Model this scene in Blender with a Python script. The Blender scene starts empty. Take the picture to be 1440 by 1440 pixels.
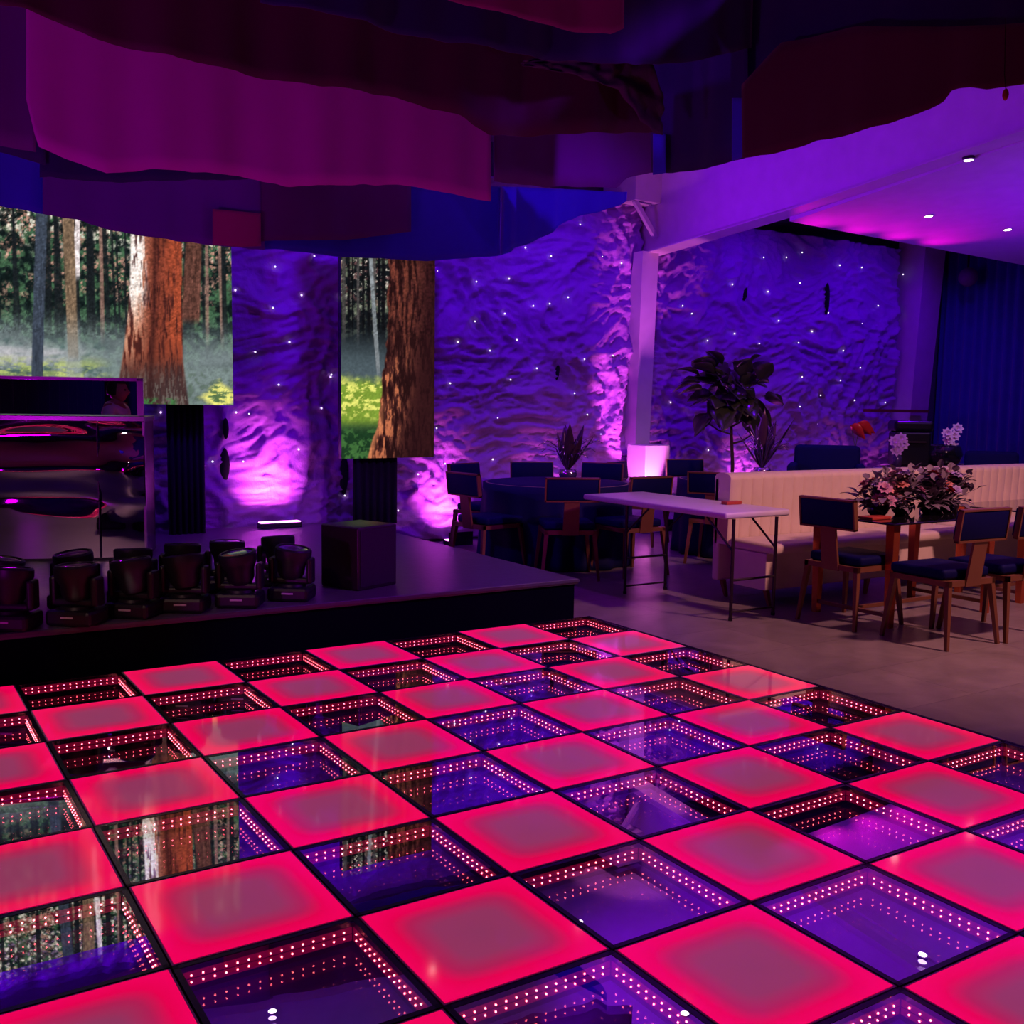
import bpy, bmesh, math, random
import numpy as np
from mathutils import Vector, Matrix, noise, Euler
PI = math.pi
random.seed(7); RNG = np.random.RandomState(5)
COL = bpy.context.scene.collection
SC = bpy.context.scene

# ---------------------------------------------------------------- camera
FPX = 1450.7; YAW = 0.5651; PITCH = 0.10252; ROLL = 0.014198
CAM = Vector((-0.603, -5.510, 1.444))
FW = Vector((math.sin(YAW)*math.cos(PITCH), math.cos(YAW)*math.cos(PITCH), -math.sin(PITCH)))
R0 = Vector((math.cos(YAW), -math.sin(YAW), 0)); U0 = R0.cross(FW)
RT = math.cos(ROLL)*R0 + math.sin(ROLL)*U0
UP = -math.sin(ROLL)*R0 + math.cos(ROLL)*U0
cd = bpy.data.cameras.new('camera'); cam = bpy.data.objects.new('camera', cd); COL.objects.link(cam)
M = Matrix((RT, UP, -FW)).transposed().to_4x4(); M.translation = CAM
cam.matrix_world = M; cd.sensor_width = 36; cd.lens = 36*FPX/1440; cd.clip_end = 100; cd.clip_start = .05
SC.camera = cam

def ray(x, y): return FW + RT*((x-720)/FPX) - UP*((y-720)/FPX)
def at(x, y, axis, c):
    d = ray(x, y); t = (c-CAM[axis])/d[axis]; return CAM + d*t
def seen(p, m=40):
    d = Vector(p)-CAM; z = d.dot(FW)
    if z < .1: return False
    x = 720+FPX*d.dot(RT)/z; y = 720-FPX*d.dot(UP)/z
    return -m < x < 1440+m and -m < y < 1440+m
def lerp(x, pts):
    if x <= pts[0][0]: return pts[0][1]
    for (a, b), (c, d) in zip(pts, pts[1:]):
        if x <= c: return b+(d-b)*(x-a)/(c-a)
    return pts[-1][1]

# ---------------------------------------------------------------- materials
def lin(r, g, b):
    f = lambda v: (v/255/12.92) if v/255 <= .04045 else ((v/255+.055)/1.055)**2.4
    return (f(r), f(g), f(b), 1)
MATS = {}
def mat(name, col, rough=.5, metal=0, emis=None, es=0, bump=0, bscale=40, var=.12, spec=.5, coat=0, sheen=0, vscale=6):
    if name in MATS: return MATS[name]
    m = bpy.data.materials.new(name); m.use_nodes = True; nt = m.node_tree; N = nt.nodes; L = nt.links
    b = N['Principled BSDF']; b.inputs['Roughness'].default_value = rough; b.inputs['Metallic'].default_value = metal
    b.inputs['Specular IOR Level'].default_value = spec
    b.inputs['Coat Weight'].default_value = coat; b.inputs['Sheen Weight'].default_value = sheen
    tc = N.new('ShaderNodeTexCoord')
    n = N.new('ShaderNodeTexNoise'); n.inputs['Scale'].default_value = vscale; n.inputs['Detail'].default_value = 3
    L.new(tc.outputs['Object'], n.inputs['Vector'])
    mx = N.new('ShaderNodeMix'); mx.data_type = 'RGBA'
    c = Vector(col[:3])
    mx.inputs[6].default_value = (*(c*(1-var)), 1); mx.inputs[7].default_value = (*[min(1, v) for v in c*(1+var)], 1)
    L.new(n.outputs['Fac'], mx.inputs[0]); L.new(mx.outputs[2], b.inputs['Base Color'])
    if emis: b.inputs['Emission Color'].default_value = emis; b.inputs['Emission Strength'].default_value = es
    if bump:
        n2 = N.new('ShaderNodeTexNoise'); n2.inputs['Scale'].default_value = bscale; n2.inputs['Detail'].default_value = 4
        L.new(tc.outputs['Object'], n2.inputs['Vector'])
        bp = N.new('ShaderNodeBump'); bp.inputs['Strength'].default_value = bump; bp.inputs['Distance'].default_value = .02
        L.new(n2.outputs['Fac'], bp.inputs['Height']); L.new(bp.outputs['Normal'], b.inputs['Normal'])
    MATS[name] = m; return m
def emat(name, col, s):
    m = bpy.data.materials.new(name); m.use_nodes = True; nt = m.node_tree; nt.nodes.clear()
    e = nt.nodes.new('ShaderNodeEmission'); e.inputs[0].default_value = (*col[:3], 1); e.inputs[1].default_value = s
    o = nt.nodes.new('ShaderNodeOutputMaterial'); nt.links.new(e.outputs[0], o.inputs[0]); MATS[name] = m; return m

# ---------------------------------------------------------------- mesh helpers
class MB:
    def __init__(s): s.bm = bmesh.new()
    def add(s, fn_verts, faces, M=None):
        vs = [s.bm.verts.new(M @ Vector(v) if M else Vector(v)) for v in fn_verts]
        for f in faces:
            try: s.bm.faces.new([vs[i] for i in f])
            except ValueError: pass
        return s
    def box(s, x0, x1, y0, y1, z0, z1, bev=0, M=None, seg=2, taper=None):
        v = [(x, y, z) for x in (x0, x1) for y in (y0, y1) for z in (z0, z1)]
        if taper:
            cx, cy = (x0+x1)/2, (y0+y1)/2
            v = [((cx+(x-cx)*taper, cy+(y-cy)*taper, z) if z == z0 else (x, y, z)) for x, y, z in v]
        b = bmesh.new(); vs = [b.verts.new(p) for p in v]
        for f in ((0,1,3,2),(4,6,7,5),(0,4,5,1),(2,3,7,6),(0,2,6,4),(1,5,7,3)): b.faces.new([vs[i] for i in f])
        if bev: bmesh.ops.bevel(b, geom=list(b.edges), offset=bev, segments=seg, affect='EDGES', profile=.5)
        s.merge(b, M); return s
    def merge(s, b, M=None):
        if M: bmesh.ops.transform(b, matrix=M, verts=b.verts)
        me = bpy.data.meshes.new('t'); b.to_mesh(me); b.free(); s.bm.from_mesh(me); bpy.data.meshes.remove(me)
    def tube(s, pts, r, n=8, cap=True):
        pts = [Vector(p) for p in pts]; rs = r if isinstance(r, (list, tuple)) else [r]*len(pts); rings = []
        for i, p in enumerate(pts):
            d = (pts[min(i+1, len(pts)-1)]-pts[max(i-1, 0)]).normalized()
            a = Vector((0, 0, 1)) if abs(d.z) < .9 else Vector((1, 0, 0))
            u = d.cross(a).normalized(); w = d.cross(u)
            rings.append([s.bm.verts.new(p+(u*math.cos(2*PI*k/n)+w*math.sin(2*PI*k/n))*rs[i]) for k in range(n)])
        for a, b in zip(rings, rings[1:]):
            for k in range(n): s.bm.faces.new((a[k], a[(k+1)%n], b[(k+1)%n], b[k]))
        if cap: s.bm.faces.new(rings[0][::-1]); s.bm.faces.new(rings[-1])
        return s
    def bar(s, p0, p1, w0, w1=None, t=None):  # square bar, optionally tapered
        p0, p1 = Vector(p0), Vector(p1); w1 = w1 or w0; t = t or 1
        d = (p1-p0).normalized(); u = Vector((1,0,0)) if abs(d.x) < .9 else Vector((0,1,0))
        v = d.cross(u).normalized(); u = v.cross(d).normalized()
        r = []
        for p, w in ((p0, w0), (p1, w1)): r.append([s.bm.verts.new(p+u*(a*w/2)+v*(b*w/2*t)) for a, b in ((-1,-1),(1,-1),(1,1),(-1,1))])
        a, b = r
        for k in range(4): s.bm.faces.new((a[k], a[(k+1)%4], b[(k+1)%4], b[k]))
        s.bm.faces.new(a[::-1]); s.bm.faces.new(b); return s
    def lathe(s, prof, n=24, M=None):
        b = bmesh.new(); rings = []
        for r, z in prof: rings.append([b.verts.new((r*math.cos(2*PI*k/n), r*math.sin(2*PI*k/n), z)) for k in range(n)] if r > 1e-5 else [b.verts.new((0,0,z))])
        for p, q in zip(rings, rings[1:]):
            for k in range(n):
                k2 = (k+1)%n
                if len(p) == 1 and len(q) > 1: b.faces.new((p[0], q[k], q[k2]))
                elif len(q) == 1 and len(p) > 1: b.faces.new((p[k], p[k2], q[0]))
                elif len(p) > 1: b.faces.new((p[k], p[k2], q[k2], q[k]))
        s.merge(b, M); return s
    def ball(s, c, r, n=2, sc=(1,1,1)):
        b = bmesh.new(); bmesh.ops.create_icosphere(b, subdivisions=n, radius=r)
        s.merge(b, Matrix.Translation(c) @ Matrix.Diagonal((*sc, 1))); return s
    def grid(s, nx, ny, fn):
        g = [[s.bm.verts.new(fn(i/nx, j/ny)) for i in range(nx+1)] for j in range(ny+1)]
        for j in range(ny):
            for i in range(nx): s.bm.faces.new((g[j][i], g[j][i+1], g[j+1][i+1], g[j+1][i]))
        return s
    def build(s, name, m, parent=None, smooth=False, loc=None, M=None, solid=0, angle=None):
        bmesh.ops.recalc_face_normals(s.bm, faces=s.bm.faces)
        me = bpy.data.meshes.new(name); s.bm.to_mesh(me); s.bm.free()
        if smooth:
            me.polygons.foreach_set('use_smooth', [True]*len(me.polygons))
            if angle: 
                try: me.set_sharp_from_angle(angle=math.radians(angle))
                except Exception: pass
        me.materials.append(m)
        o = bpy.data.objects.new(name, me); COL.objects.link(o); o.parent = parent
        if loc is not None: o.location = loc
        if solid:
            md = o.modifiers.new('thickness', 'SOLIDIFY'); md.thickness = solid; md.offset = 0
        return o
def thing(name, label, cat, loc=(0,0,0), rz=0, group=None):
    o = bpy.data.objects.new(name, None); o.empty_display_size = .1; COL.objects.link(o)
    o.location = loc; o.rotation_euler = (0, 0, rz); o['label'] = label; o['category'] = cat
    if group: o['group'] = group
    return o
def tag(o, label, cat, group=None, kind=None):
    o['label'] = label; o['category'] = cat
    if group: o['group'] = group
    if kind: o['kind'] = kind
    return o
def struct(name, mb, m, **k):
    o = mb.build(name, m, **k); o['kind'] = 'structure'; o['label'] = name.replace('_', ' ') + ' of the venue'; o['category'] = name.split('_')[0]; return o
CH = {}
def kids(o): return [c for c in bpy.data.objects if c.parent == o]
def dup(o, parent=None, loc=None, rz=None, label=None, group=None):
    ks = kids(o); c = o.copy(); COL.objects.link(c)
    if parent: c.parent = parent
    if loc is not None: c.location = loc
    if rz is not None: c.rotation_euler = (0, 0, rz)
    if label: c['label'] = label
    if group: c['group'] = group
    for k in ks: dup(k, c)
    return c
ORD = ['zeroth','first','second','third','fourth','fifth','sixth','seventh','eighth','ninth','tenth','eleventh','twelfth','thirteenth']

# ================================================================= ROOM
FL = mat('floor_vinyl', (.30,.25,.22,1), .32, var=.25, bump=.12, bscale=18, vscale=2.2)
def floor_material():
    m = FL; nt = m.node_tree; N = nt.nodes; L = nt.links; b = N['Principled BSDF']
    tc = N.new('ShaderNodeTexCoord'); br = N.new('ShaderNodeTexBrick'); mp = N.new('ShaderNodeMapping')
    L.new(tc.outputs['Object'], mp.inputs[0]); L.new(mp.outputs[0], br.inputs['Vector'])
    br.inputs['Scale'].default_value = 1; br.inputs['Brick Width'].default_value = 1.2; br.inputs['Row Height'].default_value = .6
    br.inputs['Mortar Size'].default_value = .003
    br.inputs['Color1'].default_value = (.30,.25,.225,1); br.inputs['Color2'].default_value = (.25,.21,.195,1); br.inputs['Mortar'].default_value = (.16,.13,.12,1)
    n = N.new('ShaderNodeTexNoise'); n.inputs['Scale'].default_value = 3; n.inputs['Detail'].default_value = 6; n.inputs['Distortion'].default_value = 1.2
    L.new(mp.outputs[0], n.inputs['Vector'])
    mx = N.new('ShaderNodeMix'); mx.data_type = 'RGBA'; mx.blend_type = 'MULTIPLY'; mx.inputs[0].default_value = .7
    cr = N.new('ShaderNodeValToRGB'); cr.color_ramp.elements[0].position = .3; cr.color_ramp.elements[0].color = (.55,.55,.55,1); cr.color_ramp.elements[1].position = .7
    L.new(n.outputs['Fac'], cr.inputs[0]); L.new(br.outputs['Color'], mx.inputs[6]); L.new(cr.outputs[0], mx.inputs[7])
    L.new(mx.outputs[2], b.inputs['Base Color'])
floor_material()
XW0, XW1, YW0, YW1, ZC = -5.0, 12.9, -9.0, 4.55, 4.3
struct('floor', MB().box(XW0, XW1, YW0, YW1, -.1, 0), FL)
WM = mat('dark_wall_paint', (.12,.10,.16,1), .8)
CM = mat('ceiling_paint', (.62,.58,.64,1), .75)
struct('wall_back', MB().box(XW0, XW1, YW1, YW1+.1, 0, 5.2), WM)
struct('wall_left', MB().box(XW0-.1, XW0, YW0, YW1, 0, 5.2), WM)
struct('wall_right', MB().box(XW1, XW1+.1, YW0, YW1, 0, 5.2), WM)
struct('wall_front', MB().box(XW0, XW1, YW0-.1, YW0, 0, 5.2), WM)
CMD = mat('roof_lining', (.10,.08,.16,1), .8)
struct('ceiling', MB().box(XW0, XW1, YW0, YW1, 5.2, 5.3), CMD)

# sloping plasterboard ceiling beyond the rafter (rises towards the camera, edge along x at y=2)
def cz(y): return 3.33 + (2.0-y)*.115
def slab():
    mb = MB()
    v = []
    for (x, y) in ((7.42, 2.0), (XW1-.3, 2.3), (XW1-.02, 2.1), (XW1-.02, -6), (7.42, -6)):
        z = cz(y); v += [(x, y, z), (x, y, z+.10)]
    mb.add(v, [(0,2,4,6,8), (9,7,5,3,1), (0,1,3,2), (2,3,5,4), (4,5,7,6), (6,7,9,8), (8,9,1,0)])
    return mb
struct('ceiling_side', slab(), CM)
# high ceiling over the dance floor
struct('ceiling_main', MB().box(XW0, 7.2, YW0, 4.4, ZC, ZC+.1), CM)

# ---- steel portal frame: rafter + tapered column
STL = mat('painted_steel', (.62,.58,.64,1), .45)
fr = thing('portal_frame', 'painted steel portal frame with deep sloping rafter and slender tapered column at the wall', 'steel frame', (7.3, 3.9, 0))
XR = 7.3
def rz_(y): return 3.235 + (4.1-y)*.075 + max(0, 1.8-y)*.03
rf = MB()
ys = [4.3, 3.8, 2.8, 1.8, .8, -.2, -1.2, -2.2, -6]
vv = []
for y in ys:
    zb = rz_(y); vv += [(XR, y, zb), (XR, y, 4.9), (XR+.06, y, 4.9), (XR+.06, y, zb)]
fc = []
for k in range(len(ys)-1):
    for a in range(4): fc.append((k*4+a, k*4+(a+1)%4, k*4+4+(a+1)%4, k*4+4+a))
rf.add(vv, fc); rf.build('web', STL, fr, loc=(-7.3, -3.9, 0))
fg = MB(); vv = []; fc = []
for y in ys:
    zb = rz_(y); vv += [(XR-.10, y, zb-.015), (XR-.10, y, zb+.0), (XR+.16, y, zb+.0), (XR+.16, y, zb-.015)]
for k in range(len(ys)-1):
    for a in range(4): fc.append((k*4+a, k*4+(a+1)%4, k*4+4+(a+1)%4, k*4+4+a))
fc += [(0,1,2,3), (len(vv)-4, len(vv)-3, len(vv)-2, len(vv)-1)]
fg.add(vv, fc); fg.build('flange', STL, fr, loc=(-7.3, -3.9, 0))
cl = MB()
cl.add([(7.10,3.98,0),(7.30,3.98,0),(7.30,4.5,0),(7.10,4.5,0),(7.12,3.94,3.24),(7.36,3.94,3.24),(7.36,4.1,3.24),(7.12,4.1,3.24)],
       [(0,1,5,4),(1,2,6,5),(2,3,7,6),(3,0,4,7),(0,3,2,1),(4,5,6,7)])
cl.build('column', STL, fr, loc=(-7.3,-3.9,0))
# eave stub with fly brace on the left of the rafter
MB().box(6.92, 7.3, 3.85, 4.45, 3.78, 4.15).build('eave_beam', STL, fr, loc=(-7.3,-3.9,0))
MB().bar((6.95, 3.9, 3.78), (7.27, 3.9, 3.40), .05).build('fly_brace', STL, fr, loc=(-7.3,-3.9,0))
tag(MB().box(6.98, 7.34, 3.62, 3.96, 0, 1.02, bev=.01).build('plinth', mat('white_laminate', (.75,.72,.75,1), .5)),
    'plain white plinth box boxed round the foot of the steel column, glowing magenta', 'plinth')
# right-hand plain column + curtain wall
rc = MB(); rc.add([(11.95,3.9,0),(12.3,3.9,0),(12.3,4.3,0),(11.95,4.3,0),(12.12,3.85,3.95),(12.58,3.85,3.95),(12.58,4.3,3.95),(12.12,4.3,3.95)],
       [(0,1,5,4),(1,2,6,5),(2,3,7,6),(3,0,4,7),(0,3,2,1),(4,5,6,7)])
tag(rc.build('plain_column', STL), 'plain purple-lit column standing between the crumpled backdrop and the blue curtain', 'column')

# curtains
def curtain(name, x0, y0, x1, y1, z0, z1, m, label, pitch=.16, amp=.05):
    L_ = math.hypot(x1-x0, y1-y0); n = int(L_/pitch*8); nx, ny = -(y1-y0)/L_, (x1-x0)/L_
    def fn(u, v):
        t = u*L_; d = amp*math.sin(2*PI*t/pitch+1.5*math.sin(t*1.3)) + .03*math.sin(t*2.1+v)
        d *= .6+.4*v
        return (x0+(x1-x0)*u+nx*d, y0+(y1-y0)*u+ny*d, z0+(z1-z0)*v)
    return tag(MB().grid(n, 6, fn).build(name, m, smooth=True, solid=.006), label, 'curtain')
CV = mat('blue_velvet', (.02,.03,.30,1), .75, sheen=.3, var=.2)
curtain('curtain', 12.72, 4.0, 12.72, -1.5, .02, 3.75, CV, 'floor-length royal blue curtain hanging along the right wall beyond the column')
CVD = mat('navy_velvet', (.02,.02,.10,1), .8, sheen=.3)
curtain('curtain', XW0+.3, YW0+.25, XW1-.3, YW0+.25, .02, 4.0, CVD, 'dark navy curtain hanging on the wall behind the photographer', pitch=.3, amp=.07)
curtain('curtain', XW0+.25, YW0+.5, XW0+.25, YW1-.5, .02, 4.0, CVD, 'dark navy curtain hanging along the left wall beside the stage', pitch=.3, amp=.07)

# ================================================================= CRUMPLED BACKDROP
CR = mat('crumpled_cloth', (.44,.20,.62,1), .6, bump=1.0, bscale=13, var=.15)
_b = CR.node_tree
for n in _b.nodes:
    if n.type == 'TEX_NOISE' and n.inputs['Scale'].default_value == 11:
        mp = _b.nodes.new('ShaderNodeMapping'); mp.inputs['Scale'].default_value = (1, 1, 1.9)
        tcn = [q for q in _b.nodes if q.type == 'TEX_COORD'][0]
        _b.links.new(tcn.outputs['Object'], mp.inputs[0]); _b.links.new(mp.outputs[0], n.inputs['Vector']); n.inputs['Distortion'].default_value = 1.5
def crump(x, z):
    w = noise.noise_vector(Vector((x*.9, z*1.4, 3.1)))
    X = x+.5*w.x; Z = z+.35*w.y
    a = noise.noise(Vector((X*1.1, Z*1.6, 0)))
    rg = lambda sx, sz, k: (1-abs(noise.noise(Vector((X*sx, Z*sz, k)))*2.2))
    r1 = rg(2.6, 5.5, 1); r2 = rg(5.5, 12, 5); r3 = rg(11, 22, 8)
    v = 1-abs(noise.noise(Vector((x*2.2+1.5*w.x, z*.45, 4)))*2.4)
    return .07*a + .045*max(0,r1)**2 + .032*max(0,r2)**2 + .016*max(0,r3) + .06*max(0,v)**3
def backdrop(name, x0, x1, z0, z1, label):
    o = thing(name, label, 'backdrop', ((x0+x1)/2, 4.2, z0))
    nx = int((x1-x0)/.025); nz = int((z1-z0)/.02)
    def fn(u, v):
        x = x0+(x1-x0)*u; z = z0+(z1-z0)*v
        return (x-(x0+x1)/2, -crump(x, z), z-z0)
    MB().grid(nx, nz, fn).build('crumpled_cloth', CR, o, smooth=True, solid=.004)
    return o
bdL = backdrop('crumpled_backdrop', -2.2, 7.26, .02, 3.85, 'huge crumpled purple-lit cloth backdrop behind the stage, screens and round table')
bdR = backdrop('crumpled_backdrop', 7.40, 11.97, .02, 3.72, 'crumpled purple-lit cloth backdrop between the steel column and the plain right column')
STAR = emat('star_lamp', (.85,.72,1,1), 3.5)
star_px = [(387,375),(424,415),(384,433),(407,481),(392,541),(452,574),(466,527),(442,360),(331,408),(359,495),(420,632),(427,688),(350,582),(478,415),
 (226,580),(299,649),(332,580),(342,649),(325,748),(485,697),(560,718),(465,530),
 (615,381),(670,396),(716,392),(668,452),(710,441),(750,430),(773,427),(644,481),(689,493),(727,478),(633,539),(676,537),(718,534),(755,518),(700,588),(614,602),(588,667),
 (816,316),(739,348),(847,361),(874,370),(890,418),(799,418),(775,360),(822,505),(847,459),(862,500),(845,541),(826,583),(845,611),(693,646),(760,672),(835,636),(808,553),(626,652),
 (938,514),(933,479),(995,479),(973,441),(1033,469),(1068,483),(1123,482),(1095,451),(1142,466),(1186,493),(1157,503),(1182,535),(1154,556),(1128,530),(1149,596),(943,566),(971,600),(996,633),(1125,572),
 (1128,355),(1039,354),(1074,362),(1106,362),(1181,373),(1212,376),(1243,380),(1157,384),(985,396),(1270,386),(1299,391),(1125,398),(1264,441),(1302,455),(1210,517),(1225,540),(1250,523),(1268,558),(1202,563),(1245,566),(1288,515),(1290,560),(1310,470),(1212,455),(1235,430),(1165,440),(1080,410),(1030,400),(960,430),(1010,530)]
cntL = cntR = 0
for (px, py) in star_px:
    p = at(px, py, 1, 4.0)
    par = bdL if p.x < 7.2 else bdR
    d = max(crump(p.x, p.z), crump(p.x+.02, p.z), crump(p.x, p.z+.02))
    p = at(px, py, 1, 4.2-d-.012); c = par.location
    o = MB().ball((0,0,0), .0085, 1).build('star_lamp', STAR, par, loc=(p.x-c.x, p.y-c.y, p.z-c.z))
SHADE = mat('crevice_shade_black', (.004,.004,.012,1), .9)  # black lumps stand in for the shade inside deep crevices
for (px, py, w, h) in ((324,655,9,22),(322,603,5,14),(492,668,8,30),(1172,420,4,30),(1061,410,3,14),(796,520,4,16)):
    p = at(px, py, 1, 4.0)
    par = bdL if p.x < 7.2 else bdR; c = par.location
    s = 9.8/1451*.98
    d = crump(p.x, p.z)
    MB().ball((0,0,0), 1, 2, (w*s*.8, .05, h*s*1.1)).build('crevice_shade', SHADE, par, smooth=True, loc=(p.x-c.x, -d-.0, p.z-c.z))
tag(MB().box(10.95, 12.2, 3.72, 3.84, 1.43, 1.47).build('wall_shelf', mat('red_wood', (.25,.03,.03,1), .4)), 'thin reddish shelf board across the backdrop near the right column', 'shelf')

# ================================================================= STAGE
SM = mat('stage_deck', (.10,.09,.11,1), .38, bump=.1, bscale=25, vscale=3, var=.3)
SK = mat('stage_skirt', (.003,.003,.008,1), .9, spec=0)
st = thing('stage', 'low black-skirted stage platform with a dark deck along the dance floor', 'stage', (0, .1, 0))
MB().box(-4.5, 3.52, .03, 3.9, .24, .275, bev=.004).build('deck', SM, st)
MB().box(-4.48, 3.50, .05, 3.88, 0, .24).build('skirt', SK, st)
MB().box(-4.5, 3.52, .018, .03, .255, .272).build('edge_strip', mat('edge_metal', (.10,.09,.12,1), .5, .6), st)
ZS = .275

# ================================================================= DANCE FLOOR
TZ = .04; T = .5
def tile_emission():
    m = bpy.data.materials.new('lit_panel_glass'); m.use_nodes = True; nt = m.node_tree; N = nt.nodes; L = nt.links
    b = N['Principled BSDF']; b.inputs['Roughness'].default_value = .06; b.inputs['Specular IOR Level'].default_value = .5
    b.inputs['Base Color'].default_value = (.22,.16,.2,1)
    tc = N.new('ShaderNodeTexCoord'); sx = N.new('ShaderNodeSeparateXYZ'); L.new(tc.outputs['Object'], sx.inputs[0])
    def mth(op, a, b_=None, v=None):
        q = N.new('ShaderNodeMath'); q.operation = op; L.new(a, q.inputs[0])
        if b_ is not None: L.new(b_, q.inputs[1])
        if v is not None: q.inputs[1].default_value = v
        return q.outputs[0]
    # superellipse distance from the panel centre: the LED strips sit in the rim
    ax = mth('ABSOLUTE', sx.outputs[0]); ay = mth('ABSOLUTE', sx.outputs[1])
    p = mth('POWER', mth('DIVIDE', ax, v=.24), v=5); q = mth('POWER', mth('DIVIDE', ay, v=.24), v=5)
    d = mth('POWER', mth('ADD', p, q), v=.2)
    cr = N.new('ShaderNodeValToRGB'); L.new(d, cr.inputs[0]); e = cr.color_ramp
    e.elements[0].position = 0; e.elements[0].color = (.29,.040,.11,1)
    e.elements[1].position = 1; e.elements[1].color = (1.0,.0,.10,1)
    for pos, c in ((.42,(.32,.038,.11,1)), (.66,(.50,.014,.085,1)), (.84,(.92,.0,.075,1))):
        k = e.elements.new(pos); k.color = c
    L.new(cr.outputs[0], b.inputs['Emission Color']); b.inputs['Emission Strength'].default_value = .85
    return m
LG = tile_emission()
FRM = mat('panel_frame', (.55,.48,.52,1), .4, .15)
BLK = mat('black_rim', (.006,.005,.012,1), .25, spec=.6)
def lit_tile(loc, label, group):
    o = thing('glowing_dance_panel', label, 'dance panel', loc, 0, group)
    g = MB(); h = T/2-.004
    g.box(-h, h, -h, h, .004, TZ-.0006); g.build('frame', FRM, o)
    h2 = h-.006
    MB().box(-h2, h2, -h2, h2, TZ-.0005, TZ+.001, bev=.001, seg=1).build('glass_top', LG, o)
    return o
# infinity mirror
def glass_two_way():
    m = bpy.data.materials.new('two_way_glass'); m.use_nodes = True; nt = m.node_tree; N = nt.nodes; L = nt.links; N.clear()
    out = N.new('ShaderNodeOutputMaterial'); mx = N.new('ShaderNodeMixShader'); tr = N.new('ShaderNodeBsdfTransparent'); gl = N.new('ShaderNodeBsdfGlossy')
    tr.inputs[0].default_value = (.62,.52,.76,1); gl.inputs['Roughness'].default_value = .0; gl.inputs[0].default_value = (1,1,1,1)
    geo = N.new('ShaderNodeNewGeometry'); fr_ = N.new('ShaderNodeFresnel'); fr_.inputs[0].default_value = 1.5
    # coated underside reflects more strongly than the outer face
    mr = N.new('ShaderNodeMix'); mr.data_type = 'FLOAT'; L.new(geo.outputs['Backfacing'], mr.inputs[0])
    ad = N.new('ShaderNodeMath'); ad.operation = 'ADD'; ad.inputs[1].default_value = .03; ad.use_clamp = True
    L.new(fr_.outputs[0], ad.inputs[0]); L.new(ad.outputs[0], mr.inputs[2]); mr.inputs[3].default_value = .52
    L.new(mr.outputs[0], mx.inputs[0]); L.new(tr.outputs[0], mx.inputs[1]); L.new(gl.outputs[0], mx.inputs[2]); L.new(mx.outputs[0], out.inputs[0])
    return m
TG = glass_two_way()
MIR = mat('tray_mirror', (.95,.90,.97,1), .0, 1, var=0)
LED = emat('led_red', (1,.13,.12,1), 34)
STR = mat('led_tape', (.05,.004,.012,1), .5, var=0, emis=(1,.0,.10,1), es=.35)
def mirror_tile(loc, label, group):
    o = thing('mirror_dance_panel', label, 'dance panel', loc, 0, group)
    h = T/2-.0015; w = T/2-.017
    f = MB(); f.box(-h, h, -h, h, 0.0005, .004)
    for a in range(4):
        Mx = Matrix.Rotation(a*PI/2, 4, 'Z'); f.box(-h, h, w, h, .004, TZ, M=Mx)
    f.build('frame', BLK, o)
    MB().add([(-w,-w,.0045),(w,-w,.0045),(w,w,.0045),(-w,w,.0045)], [(0,1,2,3)]).build('mirror', MIR, o)
    g = MB(); g.bm.faces.new([g.bm.verts.new(p) for p in ((-w,-w,TZ-.001),(w,-w,TZ-.001),(w,w,TZ-.001),(-w,w,TZ-.001))])
    me_ = g.build('glass_top', TG, o)
    for a in range(4):
        Mx = Matrix.Rotation(a*PI/2, 4, 'Z'); s = MB(); s.box(-w+.004, w-.004, w-.0015, w-.0002, .006, .024, M=Mx)
        so = s.build('led_strip', STR, o)
        l = MB()
        for k in range(15):
            x = (k-7)*.0293; b = bmesh.new(); bmesh.ops.create_icosphere(b, subdivisions=1, radius=.0030)
            l.merge(b, Mx @ Matrix.Translation((x, w-.003, .0135)))
        l.build('led_lamps', LED, so)
    return o
protoL = protoM = None
nt_ = 0
for row in range(0, 11):
    for c in range(0, 12):
        cx = 3.5-T*(c+.5); cy = -T*(row+.5)
        if not (c in (7,8,9,10) and row < 7) and not any(seen((cx+a*T/2, cy+b*T/2, TZ), 10) for a in (-1,0,1) for b in (-1,0,1)): continue
        mir = (c+row) % 2 == 0
        lab = ('dark mirrored' if mir else 'glowing pink') + ' dance floor panel, %s in from the right edge, %s row from the stage' % (ORD[c+1], ORD[row+1])
        grp = 'infinity mirror dance floor panels' if mir else 'glowing pink dance floor panels'
        loc = (cx, cy, 0); nt_ += 1
        if mir:
            if protoM is None: protoM = mirror_tile(loc, lab, grp)
            else: dup(protoM, loc=loc, label=lab)
        else:
            if protoL is None: protoL = lit_tile(loc, lab, grp)
            else: dup(protoL, loc=loc, label=lab)
print('tiles', nt_)
tag(MB().box(3.502, 3.52, -6, .0, 0, TZ+.002, bev=.003).build('edge_trim', BLK), 'thin black edging strip along the right side of the dance floor', 'edging')

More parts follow.
